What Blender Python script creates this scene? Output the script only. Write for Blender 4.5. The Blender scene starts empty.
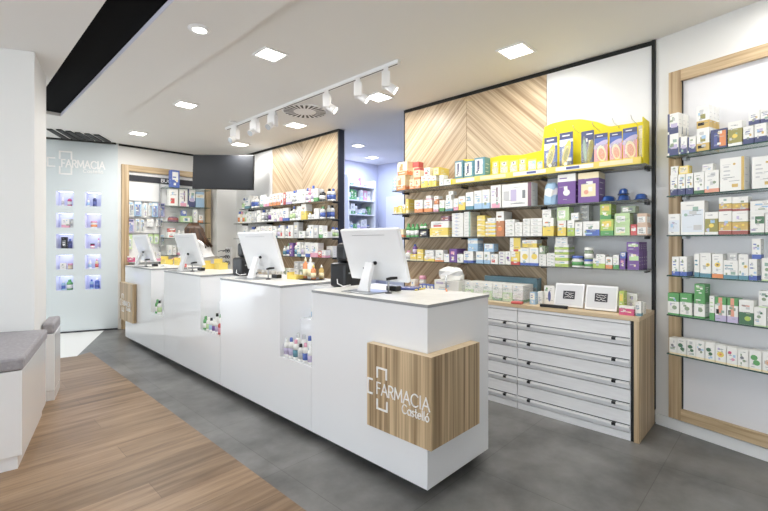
import bpy, math, random
from mathutils import Vector
PI = math.pi
scene = bpy.context.scene
COL = bpy.context.collection

# ------------------------------------------------------------------ colour and materials
def lin(c):
    return c / 12.92 if c <= 0.04045 else ((c + 0.055) / 1.055) ** 2.4
def hx(s):
    return tuple(lin(int(s[i:i + 2], 16) / 255) for i in (0, 2, 4)) + (1.0,)
PAL = {k: hx(v) for k, v in {
    'W': 'f2f2ee', 'N': '1d2f73', 'B': '2a5cc0', 'L': '9cc8ea', 'T': '3f8fa6', 'G': '3fa446', 'g': 'bfe29a', 'Y': 'f4d628', 'O': 'f08a2c',
    'R': 'd8352e', 'P': '6d2f9c', 'l': 'c3b6dc', 'K': 'ee9cb8', 'S': 'ee9a78', 'M': 'd81f78', 'br': '8a5a34', 'k': '1e1f22', 'c': 'f6e6b4',
    'y': 'c9cbcc', 'D': 'd8b13c', 'E': '9a9428', 'e': '8aa07c', 't': '8fb4a2', 'a': 'b4d334', 's': 'd9b79a', 'm': '7c4a63', 'r': 'a8402e',
    'n': '3c4da0', 'o': 'c9772c', 'f': '1f6e3c', 'i': 'dfe8f2', 'd': '6e747c', 'V': '3a2530'}.items()}
def soften(c, a=0.09):   # printed inks over bright board: a little paler and greyer than pure pigment
    g = 0.3 * c[0] + 0.55 * c[1] + 0.15 * c[2]
    return tuple((v * 0.86 + g * 0.14) * (1 - a) + 0.80 * a for v in c[:3]) + (1.0,)
PAL = {k: (v if k in 'Wk' else soften(v)) for k, v in PAL.items()}

def mat(name, col='ffffff', rough=0.5, metal=0.0, attr=False, emit=0.0, spec=0.5, coat=0.0):
    m = bpy.data.materials.new(name); m.use_nodes = True
    nt = m.node_tree; b = nt.nodes['Principled BSDF']
    b.inputs['Base Color'].default_value = hx(col)
    b.inputs['Roughness'].default_value = rough
    b.inputs['Metallic'].default_value = metal
    b.inputs['Specular IOR Level'].default_value = spec
    b.inputs['Coat Weight'].default_value = coat
    if emit:
        b.inputs['Emission Color'].default_value = hx(col)
        b.inputs['Emission Strength'].default_value = emit
    if attr:
        a = nt.nodes.new('ShaderNodeVertexColor'); a.layer_name = 'Col'
        nt.links.new(a.outputs['Color'], b.inputs['Base Color'])
    return m

def noise_mat(name, c1, c2, scale=(1, 1, 1), rot=(0, 0, 0), rough=0.5, detail=4, nscale=1.0, lo=0.35, hi=0.65, bump=0.0):
    m = mat(name, c1, rough); nt = m.node_tree; b = nt.nodes['Principled BSDF']
    tc = nt.nodes.new('ShaderNodeTexCoord')
    mp0 = nt.nodes.new('ShaderNodeMapping'); mp0.inputs['Rotation'].default_value = rot
    mp = nt.nodes.new('ShaderNodeMapping'); mp.inputs['Scale'].default_value = scale
    nz = nt.nodes.new('ShaderNodeTexNoise'); nz.inputs['Scale'].default_value = nscale; nz.inputs['Detail'].default_value = detail
    rp = nt.nodes.new('ShaderNodeValToRGB'); rp.color_ramp.elements[0].position = lo; rp.color_ramp.elements[1].position = hi
    rp.color_ramp.elements[0].color = hx(c1); rp.color_ramp.elements[1].color = hx(c2)
    L = nt.links.new
    L(tc.outputs['Object'], mp0.inputs['Vector']); L(mp0.outputs['Vector'], mp.inputs['Vector']); L(mp.outputs['Vector'], nz.inputs['Vector'])
    L(nz.outputs['Fac'], rp.inputs['Fac']); L(rp.outputs['Color'], b.inputs['Base Color'])
    return m

def brick_mat(name, c1, c2, cm, bw, bh, mortar, offset, origin, rough, ncol, nscale, namt, freq=2):
    m = mat(name, c1, rough); nt = m.node_tree; b = nt.nodes['Principled BSDF']; L = nt.links.new
    tc = nt.nodes.new('ShaderNodeTexCoord')
    mp = nt.nodes.new('ShaderNodeMapping'); mp.inputs['Location'].default_value = origin
    br = nt.nodes.new('ShaderNodeTexBrick')
    br.inputs['Color1'].default_value = hx(c1); br.inputs['Color2'].default_value = hx(c2); br.inputs['Mortar'].default_value = hx(cm)
    br.inputs['Scale'].default_value = 1; br.inputs['Mortar Size'].default_value = mortar; br.inputs['Mortar Smooth'].default_value = 0.1
    br.inputs['Bias'].default_value = 0; br.inputs['Brick Width'].default_value = bw; br.inputs['Row Height'].default_value = bh
    br.offset = offset; br.offset_frequency = freq
    mp2 = nt.nodes.new('ShaderNodeMapping'); mp2.inputs['Scale'].default_value = nscale
    nz = nt.nodes.new('ShaderNodeTexNoise'); nz.inputs['Scale'].default_value = 1; nz.inputs['Detail'].default_value = 6; nz.inputs['Roughness'].default_value = 0.6
    rp = nt.nodes.new('ShaderNodeValToRGB'); rp.color_ramp.elements[0].position = 0.3; rp.color_ramp.elements[1].position = 0.7
    rp.color_ramp.elements[0].color = hx(ncol); rp.color_ramp.elements[1].color = (1, 1, 1, 1)
    mx = nt.nodes.new('ShaderNodeMix'); mx.data_type = 'RGBA'; mx.blend_type = 'MULTIPLY'; mx.inputs['Factor'].default_value = namt
    L(tc.outputs['Object'], mp.inputs['Vector']); L(mp.outputs['Vector'], br.inputs['Vector'])
    L(tc.outputs['Object'], mp2.inputs['Vector']); L(mp2.outputs['Vector'], nz.inputs['Vector']); L(nz.outputs['Fac'], rp.inputs['Fac'])
    L(br.outputs['Color'], mx.inputs['A']); L(rp.outputs['Color'], mx.inputs['B']); L(mx.outputs['Result'], b.inputs['Base Color'])
    return m

def glass_mat(name, tint, alpha, rough=0.03):
    m = bpy.data.materials.new(name); m.use_nodes = True; nt = m.node_tree
    for n in list(nt.nodes): nt.nodes.remove(n)
    out = nt.nodes.new('ShaderNodeOutputMaterial')
    tr = nt.nodes.new('ShaderNodeBsdfTransparent'); tr.inputs['Color'].default_value = (1, 1, 1, 1)
    pr = nt.nodes.new('ShaderNodeBsdfPrincipled'); pr.inputs['Base Color'].default_value = hx(tint); pr.inputs['Roughness'].default_value = rough
    mx = nt.nodes.new('ShaderNodeMixShader'); mx.inputs['Fac'].default_value = alpha
    nt.links.new(tr.outputs[0], mx.inputs[1]); nt.links.new(pr.outputs[0], mx.inputs[2]); nt.links.new(mx.outputs[0], out.inputs['Surface'])
    return m

M = {
    'print': mat('printed carton', rough=0.42, attr=True),
    'plastic': mat('moulded plastic', rough=0.22, attr=True),
    'wall': mat('white wall paint', 'e9e9e7', 0.6),
    'ceil': mat('matt ceiling paint', 'e9e7e3', 0.75),
    'ceil2': mat('ceiling board edge', 'd8d8e4', 0.6),
    'gloss': mat('white lacquer', 'f1f2f4', 0.12, coat=0.25),
    'satin': mat('white satin board', 'eceded', 0.35),
    'glassw': mat('back painted white glass', 'dfe8ec', 0.08, coat=0.4),
    'top': noise_mat('pale worktop', 'e6e6e2', 'f0f0ec', (9, 9, 9), rough=0.3),
    'topedge': mat('grey worktop edge', '9a9c9e', 0.4),
    'plinth': mat('dark plinth', '3a3c40', 0.5),
    'black': mat('matt black', '131415', 0.5),
    'blackp': mat('black plastic', '1c1d20', 0.35),
    'dark': mat('anthracite panel', '2e2f38', 0.45),
    'steel': mat('brushed steel', 'b9bcc0', 0.3, 0.9),
    'chrome': mat('chrome bar', 'f4f5f6', 0.2, 0.15),
    'tv': mat('charcoal screen', '2b2d31', 0.55, spec=0.2),
    'drawer': noise_mat('white grained drawer front', 'e9eaec', 'eff0f2', (3, 8, 60), rough=0.35),
    'cushion': noise_mat('grey upholstery', '98969b', 'a5a3a8', (60, 60, 60), rough=0.85),
    'lamp': mat('lit lamp diffuser', 'fffaf0', 0.5, emit=9.0),
    'led': mat('cool LED strip', 'e8ebff', 0.5, emit=2.6),
    'lampw': mat('lamp housing', 'f2f2f2', 0.4),
    'skin': mat('skin', 'd9a98c', 0.5),
    'coat': mat('white coat cloth', 'f0f0f0', 0.8),
    'hair': noise_mat('brown hair', '2b1b11', '54371f', (30, 30, 4), rough=0.45),
    'cloth': mat('dark trousers', '2b2d36', 0.8),
    'letter': mat('white lettering', 'ffffff', 0.5),
    'yellow': mat('yellow card', 'e8d81e', 0.45),
    'glassedge': mat('green glass edge', '35524c', 0.15),
    'greyedge': mat('smoked glass edge', '5a5f59', 0.2),
    'glass': glass_mat('clear shelf glass', 'b9cfc9', 0.32),
    'smoke': glass_mat('smoked shelf glass', '8f938f', 0.55),
    'clear': glass_mat('clear plastic', 'e4eaf0', 0.16, 0.12),
    'pane': glass_mat('shop window glass', 'ffffff', 0.06),
    'bluebowl': mat('blue plastic bowl', '2a4c8c', 0.2), 'blueclear': glass_mat('pale blue clear plastic', '8fbcd0', 0.5, 0.15), 'mount': mat('pale grey mount board', 'd5d7da', 0.6), 'niche': mat('niche lining tinted as LED lit', 'd9dcec', 0.5), 'bar': mat('white bar', 'fafafa', 0.25), 'nichew': mat('white niche board', 'e9e9ec', 0.14, coat=0.3), 'slot': mat('black slot lining', '0b0b0c', 0.9, spec=0.1),  # niche lining carries the cool LED light's blue in its colour
    'wood': noise_mat('oak board', '9a7e5c', 'd9c4a2', (46, 46, 0.9), rough=0.45, lo=0.3, hi=0.7),
    'woodh': noise_mat('oak board horizontal grain', 'ac9270', 'd6bf9b', (3, 3, 60), rough=0.45, lo=0.3, hi=0.7),
    'woodtop': noise_mat('oak top board', 'c9b08c', 'dfcbaa', (60, 1.5, 60), rough=0.4, lo=0.3, hi=0.7),
    'chevA': noise_mat('chevron veneer rising', 'a1866a', 'dbc7a8', (1, 46, 0.8), (PI / 4, 0, 0), 0.4, 5, 1.0, 0.32, 0.66),
    'chevB': noise_mat('chevron veneer falling', 'a1866a', 'dbc7a8', (1, 46, 0.8), (-PI / 4, 0, 0), 0.4, 5, 1.0, 0.32, 0.66),
    'slat': noise_mat('oak strip cladding', '846b4c', 'd6bd98', (42, 42, 0.6), rough=0.45, detail=3, lo=0.33, hi=0.64),
    'planks': brick_mat('oak plank floor', 'ae9274', '8c7357', '755f47', 1.9, 0.2, 0.0012, 0.37, (0.4, 0.05, 0), 0.38, 'a08f78', (1.6, 18, 1), 0.85, 3),
    'tile': brick_mat('grey stone tile floor', '888785', '807f7d', '6c6b69', 0.795, 0.795, 0.002, 0.0, (0.217, 0.251, 0), 0.32, '8f8f8d', (2.6, 2.6, 3), 0.85),
    'whitefloor': mat('white floor', 'f4f4f2', 0.3),
    'blueroom': mat('back room paint', 'd6d9e6', 0.6),
}

# ------------------------------------------------------------------ mesh building
class MB:
    def __init__(s): s.v = []; s.f = []; s.c = []; s.m = []; s.sm = []
    def add(s, vs, fs, col='W', mi=0, smooth=False):
        b = len(s.v); s.v += [tuple(p) for p in vs]
        c = PAL[col] if isinstance(col, str) else col
        for f in fs:
            s.f.append([b + i for i in f]); s.c.append(c); s.m.append(mi); s.sm.append(smooth)
        return s
    def box(s, x0, x1, y0, y1, z0, z1, col='W', mi=0):
        return s.add([(x0, y0, z0), (x1, y0, z0), (x1, y1, z0), (x0, y1, z0), (x0, y0, z1), (x1, y0, z1), (x1, y1, z1), (x0, y1, z1)],
                     [(3, 2, 1, 0), (4, 5, 6, 7), (0, 1, 5, 4), (1, 2, 6, 5), (2, 3, 7, 6), (3, 0, 4, 7)], col, mi)
    def prism(s, poly, z0, z1, col='W', mi=0, mi_top=None):
        a = sum(poly[i][0] * poly[(i + 1) % len(poly)][1] - poly[(i + 1) % len(poly)][0] * poly[i][1] for i in range(len(poly)))
        if a < 0: poly = poly[::-1]
        n = len(poly)
        vs = [(x, y, z0) for x, y in poly] + [(x, y, z1) for x, y in poly]
        s.add(vs, [tuple(range(n))[::-1]] + [(i, (i + 1) % n, n + (i + 1) % n, n + i) for i in range(n)], col, mi)
        b = len(s.v) - 2 * n
        s.f.append([b + n + i for i in range(n)]); s.c.append(s.c[-1]); s.m.append(mi if mi_top is None else mi_top); s.sm.append(False)
        return s
    def lathe(s, prof, n=16, cx=0, cy=0, col='W', mi=0, sx=1, sy=1, smooth=True, caps=True):
        vs = []; fs = []
        for r, z in prof:
            for k in range(n):
                a = 2 * PI * k / n; vs.append((cx + r * sx * math.cos(a), cy + r * sy * math.sin(a), z))
        for i in range(len(prof) - 1):
            for k in range(n):
                fs.append((i * n + k, i * n + (k + 1) % n, (i + 1) * n + (k + 1) % n, (i + 1) * n + k))
        s.add(vs, fs, col, mi, smooth)
        b = len(s.v) - len(vs)
        for ring, rev in ((0, True), (len(prof) - 1, False)):
            if caps and prof[ring][0] > 1e-5:
                f = [b + ring * n + k for k in range(n)]
                s.f.append(f[::-1] if rev else f); s.c.append(s.c[-1]); s.m.append(mi); s.sm.append(False)
        return s
    def tube(s, path, rad, n=8, col='W', mi=0, smooth=True):
        P = [Vector(p) for p in path]; R = rad if isinstance(rad, (list, tuple)) else [rad] * len(P)
        vs = []; fs = []
        up = Vector((0.13, 0.21, 0.97))
        for i, p in enumerate(P):
            d = (P[min(i + 1, len(P) - 1)] - P[max(i - 1, 0)]).normalized()
            a = d.cross(up)
            if a.length < 1e-3: a = d.cross(Vector((1, 0, 0)))
            a.normalize(); b = d.cross(a).normalized()
            for k in range(n):
                t = 2 * PI * k / n; vs.append(tuple(p + (a * math.cos(t) + b * math.sin(t)) * R[i]))
        for i in range(len(P) - 1):
            for k in range(n):
                fs.append((i * n + k, (i + 1) * n + k, (i + 1) * n + (k + 1) % n, i * n + (k + 1) % n))
        fs.append(tuple(range(n))); fs.append(tuple((len(P) - 1) * n + k for k in range(n))[::-1])
        return s.add(vs, fs, col, mi, smooth)
    def ellipsoid(s, c, r, nu=16, nv=10, col='W', mi=0):
        prof = [(max(math.sin(PI * i / nv), 1e-4), -math.cos(PI * i / nv)) for i in range(nv + 1)]
        b0 = len(s.v)
        s.lathe(prof, nu, 0, 0, col, mi)
        for i in range(b0, len(s.v)):
            x, y, z = s.v[i]; s.v[i] = (c[0] + x * r[0], c[1] + y * r[1], c[2] + z * r[2])
        return s
    def mesh(s, name, mats):
        me = bpy.data.meshes.new(name); me.from_pydata(s.v, [], s.f)
        for m in mats: me.materials.append(M[m] if isinstance(m, str) else m)
        ca = me.color_attributes.new('Col', 'FLOAT_COLOR', 'CORNER')
        buf = []
        for f, c in zip(s.f, s.c): buf += list(c) * len(f)
        ca.data.foreach_set('color', buf)
        me.polygons.foreach_set('material_index', s.m); me.polygons.foreach_set('use_smooth', s.sm)
        me.update(); return me
    def build(s, name, mats, parent=None, loc=(0, 0, 0), rz=0.0, bevel=0.0, **k):
        if isinstance(mats, str): mats = [mats]
        return put(name, s.mesh(name, mats), parent, loc, rz, bevel, **k)

def put(name, me, parent=None, loc=(0, 0, 0), rz=0.0, bevel=0.0, label=None, cat=None, group=None, kind=None):
    o = bpy.data.objects.new(name, me); COL.objects.link(o)
    o.location = loc; o.rotation_euler = (0, 0, rz)
    if parent is not None: o.parent = parent
    if bevel:
        b = o.modifiers.new('edge', 'BEVEL'); b.width = bevel; b.segments = 2; b.limit_method = 'ANGLE'
    tag(o, label, cat, group, kind); return o
def tag(o, label=None, cat=None, group=None, kind=None):
    if label: o['label'] = label
    if cat: o['category'] = cat
    if group: o['group'] = group
    if kind: o['kind'] = kind
def thing(name, label, cat, loc=(0, 0, 0), rz=0.0, group=None):
    o = bpy.data.objects.new(name, None); COL.objects.link(o); o.empty_display_size = 0.1
    o.location = loc; o.rotation_euler = (0, 0, rz); tag(o, label, cat, group); return o
def struct(name, mb, mats, label=None, **k):
    return mb.build(name, mats, kind='structure', label=label, **k)
def box(*a): return MB().box(*a)

# stroke lettering: each letter is a set of polylines in a unit-high cell
def arc(cx, cy, rx, ry, a0, a1, n=9):
    return [(cx + rx * math.cos(math.radians(a0 + (a1 - a0) * i / n)), cy + ry * math.sin(math.radians(a0 + (a1 - a0) * i / n))) for i in range(n + 1)]
GL = {
    'F': (0.5, [[(0.05, 0), (0.05, 1), (0.48, 1)], [(0.05, 0.52), (0.4, 0.52)]]),
    'A': (0.78, [[(0.02, 0), (0.39, 1), (0.76, 0)], [(0.16, 0.34), (0.62, 0.34)]]),
    'R': (0.6, [[(0.05, 0), (0.05, 1), (0.3, 1)] + arc(0.3, 0.75, 0.24, 0.25, 90, -90) + [(0.05, 0.5)], [(0.28, 0.5), (0.56, 0)]]),
    'M': (0.92, [[(0.04, 0), (0.1, 1), (0.46, 0.18), (0.82, 1), (0.88, 0)]]),
    'C': (0.82, [arc(0.46, 0.5, 0.42, 0.5, 45, 315, 14)]),
    'I': (0.2, [[(0.1, 0), (0.1, 1)]]),
    'B': (0.6, [[(0.05, 0), (0.05, 1), (0.28, 1)] + arc(0.28, 0.77, 0.22, 0.23, 90, -90) + arc(0.28, 0.27, 0.27, 0.27, 90, -90) + [(0.05, 0)]]),
    'U': (0.68, [[(0.05, 1), (0.05, 0.3)] + arc(0.34, 0.3, 0.29, 0.3, 180, 360) + [(0.63, 1)]]),
    'L': (0.5, [[(0.05, 1), (0.05, 0), (0.46, 0)]]),
    'a': (0.62, [arc(0.3, 0.3, 0.26, 0.3, 0, 360, 14), [(0.56, 0.6), (0.56, 0)]]),
    's': (0.42, [arc(0.21, 0.45, 0.16, 0.15, 30, 270, 8) + arc(0.21, 0.15, 0.16, 0.15, 90, -150, 8)]),
    't': (0.36, [[(0.16, 0.9), (0.16, 0.1), (0.24, 0), (0.32, 0)], [(0.02, 0.6), (0.32, 0.6)]]),
    'e': (0.58, [[(0.04, 0.32), (0.54, 0.32)] + arc(0.29, 0.3, 0.25, 0.3, 5, 310, 12)]),
    'l': (0.18, [[(0.09, 1), (0.09, 0)]]),
    'ó': (0.62, [arc(0.3, 0.3, 0.26, 0.3, 0, 360, 14), [(0.28, 0.75), (0.4, 0.92)]]),
}
def ribbon(mb, pts, w, conv, th=0.004):
    """a flat stroke of width w along pts (u, v), turned into points by conv(u, v, depth)"""
    for (a, b) in zip(pts, pts[1:]):
        th += 0.00005 + 0.00003 * (len(mb.f) // 6 % 7)   # strokes that cross lie at slightly different heights
        dx, dy = b[0] - a[0], b[1] - a[1]; L = math.hypot(dx, dy) or 1
        nx, ny = -dy / L * w / 2, dx / L * w / 2; ex, ey = dx / L * w * 0.45, dy / L * w * 0.45
        q = [(a[0] - ex + nx, a[1] - ey + ny), (a[0] - ex - nx, a[1] - ey - ny), (b[0] + ex - nx, b[1] + ey - ny), (b[0] + ex + nx, b[1] + ey + ny)]
        mb.add([conv(u, v, 0) for u, v in q] + [conv(u, v, th) for u, v in q], [(3, 2, 1, 0), (4, 5, 6, 7), (0, 1, 5, 4), (1, 2, 6, 5), (2, 3, 7, 6), (3, 0, 4, 7)])
def text(mb, s, u0, v0, width, height, w, conv):
    adv = [GL[c][0] + 0.1 for c in s]; k = width / (sum(adv) - 0.1); u = u0
    for c, a in zip(s, adv):
        for pl in GL[c][1]: ribbon(mb, [(u + x * k, v0 + y * height) for x, y in pl], w, conv)
        u += a * k

# ------------------------------------------------------------------ products
STY = {'w':'W;t,.15,.8,.55,.75,y','wt':'W;t,.2,.7,.3,.6,y','wb':'W;0,.22,B;t,.15,.7,.5,.8,B','wlb':'W;0,.3,L;t,.15,.8,.5,.75,L','lb':'L;.6,.85,W;t,.2,.7,.65,.8,B','wn':'W;0,.35,N,.15,1;0,.2,.12,1,N;.3,.9,.3,.5,l','wnb':'W;0,.3,N;t,.2,.8,.5,.75,n;.6,.8,.42,.55,D','n':'N;.55,.95,.1,.9,O;.2,.4,.1,.8,n','wt2':'W;0,.2,T;t,.1,.8,.45,.8,T','wteal':'W;.75,1,.0,1,t;t,.1,.6,.3,.8,y','teal':'T;.08,.8,.15,.92,W;.3,.5,.3,.85,N;.2,.35,.2,.3,N','wg':'W;0,.3,G;t,.15,.8,.5,.8,g','g':'G;.2,.8,.6,.8,g;t,.2,.8,.3,.5,W','gw':'W;.62,1,G;t,.15,.7,.72,.85,W;o,.6,.35,.22,e;0,.08,G','gk':'W;.7,1,G;.3,.65,.0,1,S;0,.25,l;.1,.35,.3,.5,k','pg':'g;.1,.7,.25,.75,W;t,.15,.6,.35,.65,G','yg':'a;0,.3,G;.15,.85,.55,.9,Y;t,.2,.8,.4,.5,W','wyg':'W;0,.5,a;t,.15,.75,.6,.85,y','y':'Y;t,.15,.8,.55,.8,c;0,.2,c','wy':'W;0,.55,Y;t,.2,.8,.65,.85,O','wyb':'W;0,.14,B;o,.55,.5,.33,Y;t,.2,.8,.82,.92,L','yr':'Y;0,.25,R;.0,.5,.6,1,W;.3,.7,.35,.5,W','wyr':'W;.35,1,.15,1,Y;.35,.8,0,.15,R;t,.05,.3,.3,.7,y','oy':'Y;.1,.9,.1,.9,c;t,.2,.8,.3,.7,E','o':'c;0,.3,O;.2,.55,.35,.85,O;t,.15,.8,.1,.22,W','wo':'W;0,.3,O;t,.2,.8,.5,.85,O','ro':'c;0,.2,O;.4,.75,.4,.7,R;.8,1,R','bo':'o;.62,1,W;o,.5,.3,.3,O;t,.2,.8,.7,.9,br','wr':'W;.15,.6,.15,.45,R;t,.2,.8,.6,.85,y','rw':'R;.1,.9,.55,.9,W','rk':'R;.15,.85,.4,.65,W;t,.2,.8,.7,.85,K','wk':'W;0,.3,K;t,.2,.7,.5,.8,l','k':'K;.2,.8,.4,.8,W','kb':'W;.85,1,.0,1,s;0,.12,s;.7,1,s;t,.15,.7,.2,.6,k','mag':'M;.75,1,W;t,.1,.7,.3,.5,W','p':'P;.15,.95,.5,.75,g;t,.2,.8,.2,.35,l;.1,.9,.78,.82,l','pw':'P;.75,1,W;o,.5,.38,.2,W;t,.1,.7,.82,.92,P','pc':'P;.8,1,c;.15,.85,.2,.62,c;o,.4,.35,.12,S','pk':'P;.2,.7,.6,.8,K;t,.2,.7,.3,.5,l','wl':'W;0,.2,l;t,.2,.7,.5,.8,P','wp':'W;.25,.7,.4,.6,P;t,.2,.8,.7,.85,y','wkd':'W;.1,.9,.0,.2,K;.55,.7,.3,.9,m;t,.1,.45,.5,.8,l','dev':'W;.88,1,.0,1,m;.05,.25,.3,.7,y;.3,.5,.25,.75,l;.7,.8,.35,.7,d;t,.3,.8,.1,.18,d','gy':'y;.2,.8,.5,.8,W;t,.2,.8,.2,.4,d','gyg':'e;.1,.5,.2,.8,W;.6,.8,.3,.7,d','k0':'k;.2,.8,.2,.7,d;t,.25,.75,.3,.6,W','dr':'m;.2,.8,.3,.7,r','br':'s;.15,.85,.3,.8,c;t,.2,.8,.4,.7,br','lbw':'L;.1,.9,.4,.95,W;t,.2,.7,.5,.85,B','bw':'B;.15,.85,.45,.9,W;t,.2,.8,.5,.7,B','wbs':'W;0,.42,B,.15,1;t,.2,.75,.6,.85,y;.1,.55,.1,.2,L','wgo':'W;0,.33,D;.3,.7,.4,.62,E;t,.2,.8,.7,.85,y;.1,.6,.12,.25,k','wgb':'W;.88,1,0,1,D;.5,.75,.1,.2,D;t,.15,.45,.3,.8,y;o,.6,.8,.06,D','wgn':'W;0,.14,f;o,.7,.4,.12,e;t,.2,.8,.6,.8,y','ws':'W;0,.17,S;o,.7,.45,.12,e;t,.2,.8,.65,.85,y','wpb':'W;.05,.95,.08,.75,i;t,.25,.7,.84,.92,y;o,.22,.6,.08,t;0,.06,W','wbp':'W;.05,.95,.15,.7,i;t,.2,.8,.75,.9,y','wcam':'W;0,.16,r;.18,.55,D;o,.3,.36,.1,Y;o,.7,.4,.1,Y;.0,1,.52,.55,E','wcg':'W;0,.12,W;.12,.7,E;o,.5,.4,.2,Y;t,.2,.8,.8,.9,y','wfg':'W;0,.08,f;.35,1,.5,.85,f;t,.5,.9,.6,.72,W;t,.2,.7,.2,.35,y','wsun':'W;0,.16,T;o,.72,.52,.2,Y;o,.72,.52,.08,br;t,.15,.7,.8,.9,y','wsuo':'W;0,.17,O;o,.5,.55,.28,Y;o,.5,.55,.12,br;t,.15,.7,.86,.94,y','wlf':'W;o,.4,.5,.18,e;o,.6,.7,.12,f;0,.06,g;t,.2,.8,.1,.15,y','wdg':'W;0,.5,f;o,.6,.25,.22,a;t,.2,.8,.7,.85,S','tl1':'W;o,.4,.55,0.19,d;o,.6,.4,0.16,e;0,.1,c','tl2':'W;o,.35,.6,0.27,f;o,.55,.4,0.22,f;0,.1,c','tl3':'W;o,.5,.5,.34,Y;o,.5,.5,.12,O;0,.1,c','tl4':'W;o,.3,.7,0.18,M;o,.6,.35,0.18,K;0,.1,c','tl5':'W;o,.4,.65,0.30,G;o,.6,.4,0.30,G;0,.1,c','tl6':'W;o,.5,.5,.32,s;o,.5,.5,.12,O;0,.1,c','ins':'B;0,.2,N;.72,.8,W;.82,1,N;e,.52,.42,.26,.36,-14,Y;e,.5,.36,.15,.2,-14,E;e,.3,.7,.35,.08,35,W;o,.45,.1,.14,W;t,.2,.8,.86,.96,W','inp':'K;.62,1,B;.85,1,N;e,.5,.62,.62,.1,28,l;e,.55,.32,.34,.28,10,c;e,.55,.3,.24,.2,10,S;t,.2,.8,.88,.96,W','ing':'N;e,.3,.45,.2,.42,4,d;e,.28,.45,.12,.32,4,t;e,.72,.4,.22,.34,-8,E;t,.4,.9,.86,.95,W','fig':'W;e,.5,.45,.14,.28,0,n;o,.25,.85,.1,G;t,.55,.9,.8,.92,y','clr':'y;.1,.9,.1,.9,W','bl':'Y;.1,.9,.1,.55,y;.25,.75,.65,.9,W;o,.5,.8,.12,d','blb':'Y;.05,.95,.1,.85,L;.2,.8,.2,.6,W','tb':'L;.2,.8,.08,.75,B;.35,.65,.3,.6,N;.1,.9,.8,.95,W','tw':'W;.3,.65,.1,.8,d;.7,.95,.45,.75,N;.1,.9,.82,.95,L;.7,.9,.1,.4,e','tg':'g;.2,.8,.1,.7,W;.3,.6,.2,.6,T','tr':'W;.3,.7,.1,.4,m;.3,.7,.5,.9,L','tlv':'l;.2,.8,.1,.7,B;.1,.9,.8,.95,N'}
_cache = {}
def decor(spec):
    parts = spec.split(';'); base = parts[0]; rects = []; circ = []
    for p in parts[1:]:
        q = p.split(',')
        if q[0] == 'o': circ.append((float(q[1]), float(q[2]), float(q[3]), q[4]))
        elif q[0] == 'e': circ.append((float(q[1]), float(q[2]), (float(q[3]), float(q[4]), float(q[5])), q[6]))
        elif q[0] == 't':
            u0, u1, v0, v1 = map(float, q[1:5]); n = max(1, int((v1 - v0) / 0.12)); rr = random.Random(p)
            for i in range(n):
                a = v0 + (v1 - v0) * (i + 0.3) / n; rects.append((u0, u0 + (u1 - u0) * rr.uniform(0.55, 1), a, a + (v1 - v0) * 0.35 / n, q[5]))
        elif len(q) == 3: rects.append((0, 1, float(q[0]), float(q[1]), q[2]))
        elif len(q) == 5:
            try: rects.append((float(q[0]), float(q[1]), float(q[2]), float(q[3]), q[4]))
            except ValueError: rects.append((float(q[3]), float(q[4]), float(q[0]), float(q[1]), q[2]))
    return base, rects, circ
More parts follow.
